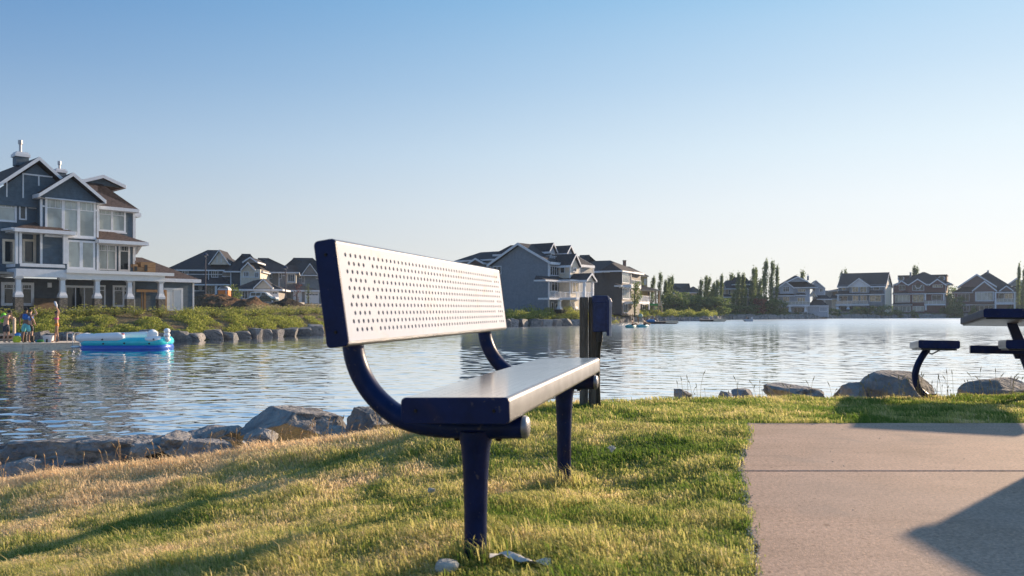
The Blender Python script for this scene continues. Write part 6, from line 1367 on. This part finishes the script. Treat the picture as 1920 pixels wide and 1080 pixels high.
# inflatable float ---------------------------------------------------------------
def make_float():
    Yc = 42.0; root = thing('inflatable_float', 'large white and turquoise inflatable island float beside the dock', 'float', dpt(238, Yc, WATER_Z))
    VW = mat('white_vinyl', (.92, .92, .92), .3, var=.03, coat=.4); VT = mat('turquoise_vinyl', (.03, .62, .70), .3, var=.05, coat=.4); VB = mat('royal_blue_vinyl', (.008, .10, .50), .3, var=.05, coat=.4)
    def X(px): return (px - 960) / F * Yc
    xa, xb = X(156), X(323); r = .27; D = .95
    def stadium(z, sh=0, n=40):
        out = []
        for k in range(n + 1):
            t = 2 * math.pi * k / n; cx = xb - D * .62 if math.cos(t) > 0 else xa + D * .62
            out.append(Vector((cx + (D * .62 - sh) * math.cos(t) if abs(math.cos(t)) > 1e-6 else cx, Yc + (D - sh) * math.sin(t), z + .05 * max(0, math.cos(t)))))
        return out
    mb = MB(); mb.tube(stadium(WATER_Z + .06, r), .24, 12, cap=False); mb.build('lower_tube', VB, root, smooth=True)
    mb = MB(); mb.tube(stadium(WATER_Z + .38, r), .24, 12, cap=False); mb.build('upper_tube', VT, root, smooth=True)
    mb = MB(); mb.box((xa + .5, Yc - .7, WATER_Z + .12), (xb - .5, Yc + .7, WATER_Z + .26)); mb.build('floor', VT, root, bevel=.05)
    def cap_tube(pts, rr, name, m, n=14, par=None): mb = MB(); mb.tube(pts, rr, n); return mb.build(name, m, par or root, smooth=True)
    zf = WATER_Z + .60
    for yy in (Yc - .72,):
        x0, x1 = X(157), X(246); cap_tube([(x0, yy, zf), (x0 + .06, yy, zf), (x0 + .28, yy, zf), ((x0 + x1) / 2, yy, zf + .02), (x1 - .3, yy, zf + .05), (x1 - .06, yy, zf + .04), (x1, yy, zf + .03)], [.06, .17, .235, .24, .25, .18, .06], 'bolster', VW)
    cap_tube([(X(157) + .1, Yc - .5, zf), (X(157) + .14, Yc, zf + .03), (X(157) + .1, Yc + .6, zf)], [.2, .23, .2], 'bolster', VW)
    x0, x1 = X(205), X(275); cap_tube([(x0, Yc + .65, zf + .05), (x0 + .1, Yc + .65, zf + .05), (x1 - .3, Yc + .65, zf + .08), (x1 - .08, Yc + .60, zf + .07), (x1, Yc + .6, zf + .05)], [.08, .2, .23, .19, .06], 'bolster', VW)
    # prow: low white cushion with a rounded hump
    xc = X(297); mb = MB(); mb.ball((xc, Yc - .55, zf - .06), (.47, .42, .19), 18, 10); mb.ball((xc - .06, Yc - .55, zf + .16), (.26, .3, .29), 16, 10); mb.build('prow_cushion', VW, root, smooth=True)
    for k in range(3): mb = MB(); mb.ball((X(318.5), Yc - .35, zf - .08 + .22 * k), (.16, .17, .145), 12, 8); mb.build('tail_ring', VW, root, smooth=True)
    ST = mat('green_stripe', (.30, .55, .04), .4); SR = mat('red_stripe', (.55, .04, .03), .4)
    for px, y, w, m in ((178, 627.2, .42, ST), (199, 626.2, .34, ST), (220, 626.2, .45, ST), (229, 625.5, .22, SR)):
        a = P(px, y, Yc - .75); mb = MB(); mb.ball((a.x, Yc - .74, zf + .20), (w / 2, .10, .05), 12, 6); mb.build('stripe', m, root, smooth=True)
    for px, y in ((191, 636.5), (192, 644.6), (231.5, 643.6), (278.5, 644.2), (287.5, 636), ):
        a = P(px, y, Yc - 1.0); yy = Yc - (.97 if y > 638 else .955); mb = MB(); mb.ball((a.x, Yc - (.93 if y > 640 else .97), a.z), .045, 10, 6); mb.build('valve', BLACK, root, smooth=True)
    for k, m in ((0, ST), (1, SR)): mb = MB(); mb.box((X(316.8), Yc - .515, zf - .12 + .2 * k), (X(320), Yc - .50, zf - .08 + .2 * k)); mb.build('stripe', m, root)
    mb = MB(); mb.ball((X(152), Yc - .5, WATER_Z + .14), (.25, .3, .07), 12, 6); mb.build('boarding_step', VW, root, smooth=True)
    mb = MB(); mb.tube([(X(150), Yc + 1.2, DK), (X(158), Yc + .8, WATER_Z + .4)], .012, 5); mb.build('mooring_rope', VW, root)
make_float()

# street objects left ------------------------------------------------------------------
def mound(name, px0, px1, ytop, Y, dep, m, label, cat, seed, rough=.22, base=None):
    x0 = (px0 - 960) / F * Y; x1 = (px1 - 960) / F * Y; zt = CZ - (ytop - HZ) * Y / F; zb = land_at((x0 + x1) / 2, Y) - .3 if base is None else base; nx, ny = 60, 26; vs = []
    for i in range(nx + 1):
        for j in range(ny + 1):
            u = i / nx; v = j / ny; e = (math.sin(math.pi * u) ** .35) * (math.sin(math.pi * v) ** .5); x = lerp(x0, x1, u); y = Y - dep / 2 + dep * v
            n = mnoise.fractal(Vector((x * .8 + seed, y * .8, seed)), .8, 2.1, 4); vs.append((x, y, zb + (zt - zb) * e * (.86 + rough * n)))
    mb = MB(); mb.add(vs, [(i * (ny + 1) + j, (i + 1) * (ny + 1) + j, (i + 1) * (ny + 1) + j + 1, i * (ny + 1) + j + 1) for i in range(nx) for j in range(ny)])
    return tag(mb.build(name, m, smooth=True), label, cat)
DIRT = mat('dug_earth', (.085, .05, .03), .95, scale=1.5, col2=(.19, .12, .07), bump=1, bscale=5, spec=.1); DIRTD = mat('dark_dug_earth', (.035, .028, .022), .95, scale=1.5, bump=1, bscale=5, spec=.1)
mound('dirt_heap', 352, 462, 549, 84, 9, DIRT, 'long heap of brown dug earth below the orange portable toilet', 'dirt heap', 3); mound('dirt_heap', 440, 500, 556, 80, 7, DIRT, 'smaller heap of brown earth below the white car', 'dirt heap', 8); mound('dirt_heap', 512, 566, 559, 100, 7, DIRTD, 'dark heap of earth before the taupe house garage', 'dirt heap', 12)
r3 = thing('portable_toilet', 'orange portable toilet with white domed roof behind the dirt heap', 'portable toilet', P(418, 572, 100)); OR = mat('orange_plastic', (.72, .19, .025), .5); WP = mat('white_plastic_roof', (.66, .66, .68), .5)
a = P(408.5, 575, 100); b = P(427.5, 544, 100); mb = MB(); mb.box((a.x, 100, a.z), (b.x, 101.1, b.z)); mb.build('cabin', OR, r3, bevel=.04)
mb = MB()
for k in range(6): t0 = k / 6; t1 = (k + 1) / 6; w = (b.x - a.x) / 2 + .06; cx = (a.x + b.x) / 2; f = lambda t: (w * math.cos(t * 1.35), .5 * math.sin(t * 1.5)); (w0, h0), (w1, h1) = f(t0), f(t1); mb.hexa([(cx - w0, 99.95, b.z + h0), (cx + w0, 99.95, b.z + h0), (cx + w0, 101.15, b.z + h0), (cx - w0, 101.15, b.z + h0)], [(cx - w1, 100 + .1 * k, b.z + h1), (cx + w1, 100 + .1 * k, b.z + h1), (cx + w1, 101.1 - .1 * k, b.z + h1), (cx - w1, 101.1 - .1 * k, b.z + h1)])
mb.build('roof', WP, r3); mb = MB(); mb.box((a.x + .15, 99.97, a.z + .1), (b.x - .45, 99.998, b.z - .1)); mb.build('door', mat('orange_door', (.80, .24, .04), .5), r3); mb = MB(); mb.box((b.x - .28, 99.96, a.z + .1), (b.x - .18, 99.998, b.z - .05)); mb.build('corner_strip', WP, r3)
def lamp(px, ytop, Y, label):
    p = P(px, ytop, Y); zb = land_at(p.x, Y) - .3; root = thing('street_lamp', label, 'street lamp', (p.x, Y, zb), 'street lamps'); NB = mat('navy_lamp_paint', (.015, .022, .06), .45)
    mb = MB(); mb.tube([(p.x, Y, zb), (p.x, Y, zb + 1.2), (p.x, Y, zb + 1.25), (p.x, Y, p.z - .9)], [.14, .14, .09, .07], 10); mb.build('pole', NB, root, smooth=False, auto=40)
    mb = MB(); mb.tube([(p.x, Y, p.z - .9), (p.x, Y, p.z - .75)], [.20, .12], 12); mb.tube([(p.x, Y, p.z - .45), (p.x, Y, p.z - .2), (p.x, Y, p.z)], [.42, .26, .03], 14); mb.tube([(p.x + .1, Y, p.z - .75), (p.x + .22, Y, p.z - .45)], .02, 5); mb.tube([(p.x - .1, Y, p.z - .75), (p.x - .22, Y, p.z - .45)], .02, 5); mb.build('lantern', NB, root)
    mb = MB(); mb.tube([(p.x, Y, p.z - .72), (p.x, Y, p.z - .46)], [.10, .20], 12); mb.build('lamp_glass', mat('lamp_glass', (.5, .5, .48), .2), root)
    return root
lamp(385.3, 473.5, 118, 'tall dark street lamp beside the garage wing of the blue house'); lamp(535.3, 498, 128, 'street lamp before the taupe house, left of the narrow garage door')
mb = MB(); a = P(455, 565, 121); b = P(523, 565, 121); mb.hexa([(a.x, 120, 0.8), (b.x, 120, .8), (b.x + .5, 134, .8), (a.x, 134, .8)], [(a.x, 120, 2.04), (b.x, 120, 2.04), (b.x + .5, 134, 2.1), (a.x, 134, 2.1)]); struct('driveway', mb, mat('driveway_concrete', (.34, .31, .28), .9))
mb = MB(); a = P(520, 570, 124); b = P(606, 570, 124); mb.hexa([(a.x, 123.5, .8), (b.x, 123.5, .8), (b.x, 140, .8), (a.x, 140, .8)], [(a.x, 123.5, 1.66), (b.x, 123.5, 1.66), (b.x, 140, 1.9), (a.x, 140, 1.9)]); struct('driveway', mb, _m['driveway_concrete'])
def car(px, ybot, Y, L, H, W, m, label, kind='suv', flip=1):
    p = P(px, ybot, Y); root = thing('parked_car', label, 'car', (p.x, Y, p.z)); z0 = p.z; f = flip
    body = [(-.5, .28), (-.49, .55), (-.42, .60), (.24, .60), (.46, .53), (.5, .42), (.5, .2), (-.5, .2)]; cab = [(-.47, .58), (-.44, .96), (-.38, 1), (.06, 1), (.13, .96), (.27, .60)] if kind == 'suv' else [(-.36, .60), (-.24, .95), (-.18, 1), (.04, 1), (.10, .96), (.27, .60)]
    mk = lambda pr, y0, d: [(p.x + f * x * L, y0, z0 + z * H) for x, z in pr]
    mb = MB(); mb.prism(mk(body, Y, 0), (0, W, 0)); mb.build('body', m, root, bevel=.05); mb = MB(); mb.prism(mk(cab, Y + .08, 0), (0, W - .16, 0)); cb = mb.build('cabin', m, root, bevel=.04)
    for x0, x1 in ((-.42, -.25), (-.23, -.06), (-.04, .19)):
        top = .92; pr = [(x0, .64), (x0 + .01, top), (x1 if x1 < .1 else .08, top), (x1, .64)] if kind == 'suv' else [(max(x0, -.31), .64), (max(x0, -.21), .9), (min(x1, .07), .9), (x1, .64)]
        mb = MB(); mb.prism(mk(pr, Y + .066, 0), (0, .012, 0)); mb.build('window', GLASS, cb)
    for x in (-.33, .33):
        c = (p.x + f * x * L, Y + .02, z0 + .2 * H); mb = MB(); mb.tube([(c[0], Y - .02, c[2]), (c[0], Y + .2, c[2])], .2 * H, 16); w = mb.build('wheel', BLACK, root, auto=40); mb = MB(); mb.tube([(c[0], Y - .035, c[2]), (c[0], Y - .021, c[2])], .12 * H, 12); mb.build('rim', METAL, w)
    mb = MB(); mb.box((p.x - f * .5 * L - .012, Y + .1, z0 + .45 * H), (p.x - f * .5 * L + .012, Y + .35, z0 + .55 * H)); mb.build('tail_light', mat('tail_red', (.4, .01, .01), .3), root)
    mb = MB(); mb.box((p.x - f * .36 * L, Y + .18, z0 + 1.02 * H), (p.x, Y + .22, z0 + 1.04 * H)); mb.build('roof_rail', METAL, root)
car(491.5, 566.5, 128, 4.4, 1.62, 1.9, mat('white_car_paint', (.75, .75, .76), .25, var=.02, coat=.6), 'white estate car parked before the cream gabled garage'); car(498, 567.5, 125, 3.2, 1.15, 1.7, mat('dark_green_car_paint', (.01, .03, .02), .2, var=.02, coat=.6), 'dark green low car parked in front of the white one', kind='sedan')
rp = thing('pipe_coil', 'coil of black plastic pipe lying under boards by the dirt heap', 'pipes', P(405, 586, 68)); random.seed(4)
for k in range(5):
    mb = MB(); y0 = 581 + k * 1.1; pts = [P(382 + 44 * t + random.uniform(-1, 1), y0 + 3.2 * math.sin(3.1 * t + k) * (1 if k % 2 else -.6), 68 + .2 * k) for t in np.linspace(0, 1, 9)]; mb.tube(pts, .055, 7); mb.build('pipe', BLACK, rp, smooth=True)
mb = MB(); a = P(384, 577.5, 68.5); b = P(433, 577, 68.5); mb.beam(a, b, .5, .05); mb.beam(P(430, 578, 69), P(470, 579, 69), .4, .05); tag(mb.build('boards', PLY), 'grey brown boards lying across the black pipes', 'boards')
mb = MB(); mb.box((P(529.3, 0, 62).x, 66, land_at(P(529.3, 0, 66).x, 66)), (P(529.3, 0, 62).x + .06, 66.06, land_at(P(529.3, 0, 66).x, 66) + 1.1))
for k, (px, top, Y, lab) in enumerate([(529.5, 598, 66, 'pale wooden survey stake among the shrubs right of the driveway'), (456.5, 600, 62, 'small pale survey stake among the shrubs below the white car'), (299, 598, 57, 'dark survey stake above the prow of the float')]):
    p = P(px, top, Y); mb = MB(); zb = land_at(p.x, Y) - .1; mb.hexa([(p.x - .03, Y, zb), (p.x + .03, Y, zb), (p.x + .03, Y + .05, zb), (p.x - .03, Y + .05, zb)], [(p.x - .03, Y, p.z), (p.x + .03, Y, p.z), (p.x + .02, Y + .05, p.z + .04), (p.x - .02, Y + .05, p.z + .04)]); tag(mb.build('stake', DECKWOOD), lab, 'stake')

# floating docks, boats and gear of the middle shore -----------------------------------
def fdock(px0, px1, y0, y1, Y, dep, label):
    root = thing('floating_dock', label, 'dock', P((px0 + px1) / 2, y1, Y)); a = P(px0, y1, Y); b = P(px1, y0, Y); mb = MB(); mb.box((a.x, Y, a.z), (b.x, Y + dep, b.z - .08)); mb.build('hull', mat('dark_dock_side', (.05, .03, .025), .8), root); mb = MB(); mb.box((a.x - .05, Y - .05, b.z - .075), (b.x + .05, Y + dep, b.z)); mb.build('deck', DECKWOOD, root)
    w = 1.2 * Y / 150 * 4; mb = MB(); mb.box((b.x - w * .45, Y - .5, a.z + .12), (b.x + .1, Y - .06, b.z + .10)); mb.build('step_box', mat('cream_fibreglass', (.62, .52, .38), .6), root)
fdock(1213, 1269.5, 602.5, 607.5, 124, 2.2, 'dark floating dock with cream end box, nearer one left'); fdock(1317, 1359, 599, 603.5, 150, 2.2, 'dark floating dock with cream end box, farther one right')
mb = MB(); a = P(1283, 598, 160); b = P(1323, 596.5, 160); mb.box((a.x, 160, a.z), (b.x, 161.2, b.z)); tag(mb.build('gangway', mat('rusty_boards', (.24, .11, .06), .8)), 'rust brown boardwalk on the bank between the two floating docks', 'boardwalk')
for k, px in enumerate((1181.5, 1186, 1197, 1214, 1223, 1230)):
    Y = 138; p = P(px, 589 if k < 2 else 592, Y); mb = MB(); mb.box((p.x - .06, Y, land_at(p.x, Y) - .3), (p.x + .06, Y + .12, p.z)); tag(mb.build('stake', WOOD), 'brown wooden stake on the bank right of the young tree, %s from the left' % ORD[k], 'stake', 'stakes on the middle bank')
c = P(1201, 592, 136); t = thing('garden_dome', 'pale green domed cover on a wooden table by the middle bank', 'cover', (c.x, 136, c.z - .6)); mb = MB(); mb.ball((c.x, 136, c.z - .05), (.42, .4, .42), 14, 8); mb.build('dome', mat('pale_green_cover', (.28, .42, .36), .6), t, smooth=True); mb = MB(); mb.box((c.x - .6, 135.7, c.z - .28), (c.x + .7, 136.4, c.z - .2)); mb.build('table_top', WOOD, t)
for dx in (-.5, .6): mb = MB(); mb.box((c.x + dx - .05, 135.8, c.z - 1.0), (c.x + dx + .05, 135.9, c.z - .281)); mb.build('leg', WOOD, t)
def kayak(px0, px1, y, Y, m, label, person_label):
    a = P(px0, y, Y); b = P(px1, y, Y); L = b.x - a.x; z = WATER_Z + .02; cx = (a.x + b.x) / 2; pts = [(a.x + L * t, Y + (t - .5) * 1.2, z + .10 + .10 * abs(2 * t - 1) ** 3) for t in np.linspace(0, 1, 9)]; mb = MB(); mb.tube(pts, [.03, .14, .22, .27, .28, .27, .22, .14, .03], 10)
    o = mb.build('paddle_board', m, smooth=True); tag(o, label, 'kayak')
    J = dict(pelvis=(0, .0, .30), waist=(0, .02, .46), chest=(0, .0, .66), neck=(0, -.03, .84), head=(0, -.05, .94), top=(0, -.05, 1.04))
    for s, n in ((1, 'l'), (-1, 'r')): J.update({'hip' + n: (.09 * s, -.02, .27), 'knee' + n: (.13 * s, -.42, .44), 'ank' + n: (.12 * s, -.72, .24), 'toe' + n: (.12 * s, -.82, .33), 'sh' + n: (.17 * s, 0, .76), 'elb' + n: (.26 * s, -.12, .52), 'wri' + n: (.20 * s, -.32, .52)})
    person(person_label, (cx + L * .15, Y + .05, z + .05), math.radians(60), SKIN_T, J, .95, clothes=(('shorts', BLACK, .6),))
    mb = MB(); q = Vector((cx + L * .15 + .3, Y - .1, z + .55)); mb.tube([q + Vector((-.6, -.5, .25)), q + Vector((.6, .5, -.2))], .02, 6); tag(mb.build('paddle', BLACK), 'dark paddle held across the ' + label.split(' ', 2)[1] + ' board by its rider' if False else 'dark paddle in the hands of the %s' % ('left paddler' if px0 < 1185 else 'right paddler'), 'paddle')
TQ = mat('teal_board', (.02, .30, .32), .4); TB = mat('light_teal_board', (.05, .40, .48), .4)
kayak(1170, 1194, 614, 96, TQ, 'dark teal kayak on the water right of the navy box, left one', 'person sitting on the left teal kayak'); kayak(1191, 1217, 614, 98.5, TB, 'lighter teal kayak on the water right of the navy box, right one', 'person sitting on the right teal kayak')
mb = MB(); p = P(1220, 602, 123.6); mb.tube([p + Vector((-.7, 0, .0)), p + Vector((-.4, 0, .02)), p + Vector((.5, 0, .02)), p + Vector((.8, 0, 0))], [.05, .22, .24, .05], 8); tag(mb.build('kayak', mat('blue_kayak', (.02, .16, .42), .4), smooth=True), 'blue kayak lying on the nearer floating dock', 'kayak')
Yb = 152; p = P(1404.5, 601.5, Yb); t = thing('motor_boat', 'small grey white motor boat with a driver on the far water', 'boat', (p.x, Yb, WATER_Z)); mb = MB(); mb.prism([(p.x - .85, Yb, WATER_Z + .35), (p.x - .5, Yb, WATER_Z - .05), (p.x + .75, Yb, WATER_Z - .05), (p.x + .8, Yb, WATER_Z + .45), (p.x - .3, Yb, WATER_Z + .42)], (0, 1.4, 0)); mb.build('hull', mat('grey_hull', (.42, .45, .50), .4), t, bevel=.05); mb = MB(); mb.box((p.x + .6, Yb + .5, WATER_Z + .2), (p.x + .85, Yb + .8, WATER_Z + .85)); mb.build('outboard_motor', WP, t); mb = MB(); mb.prism([(p.x - .25, Yb + .1, WATER_Z + .42), (p.x + .05, Yb + .1, WATER_Z + .42), (p.x - .12, Yb + .1, WATER_Z + .75)], (0, 1.2, 0)); mb.build('windscreen', GLASS, t)
person('driver leaning in the small motor boat', (p.x - .1, Yb + .7, WATER_Z - .02), math.radians(-80), SKIN_L, dict(pelvis=(0, .0, .30), waist=(0, -.04, .46), chest=(0, -.10, .64), neck=(0, -.16, .80), head=(0, -.22, .88), top=(0, -.24, .98), hipl=(.09, -.02, .27), hipr=(-.09, -.02, .27), kneel=(.1, -.4, .42), kneer=(-.1, -.4, .42), ankl=(.1, -.45, .1), ankr=(-.1, -.45, .1), toel=(.1, -.6, .06), toer=(-.1, -.6, .06), shl=(.17, -.1, .74), shr=(-.17, -.1, .74), elbl=(.24, -.25, .55), elbr=(-.24, -.25, .55), wril=(.12, -.45, .6), wrir=(-.12, -.45, .6)), .95, clothes=(('shorts', BLACK, .8),))
# ---------------------------------------------------------------- air
hz = MB(); hz.box((-1500, -40, -12), (1700, 4700, 20)); HM = bpy.data.materials.new('haze_air'); HM.use_nodes = True; nt = HM.node_tree; nt.nodes.clear(); o_ = nt.nodes.new('ShaderNodeOutputMaterial'); pv = nt.nodes.new('ShaderNodeVolumePrincipled'); pv.inputs['Color'].default_value = (.62, .78, 1, 1); pv.inputs['Density'].default_value = .00027; pv.inputs['Anisotropy'].default_value = .2; nt.links.new(pv.outputs[0], o_.inputs['Volume'])
haze = hz.build('haze', HM); tag(haze, 'thin warm summer haze over the lake', 'haze', kind='stuff')
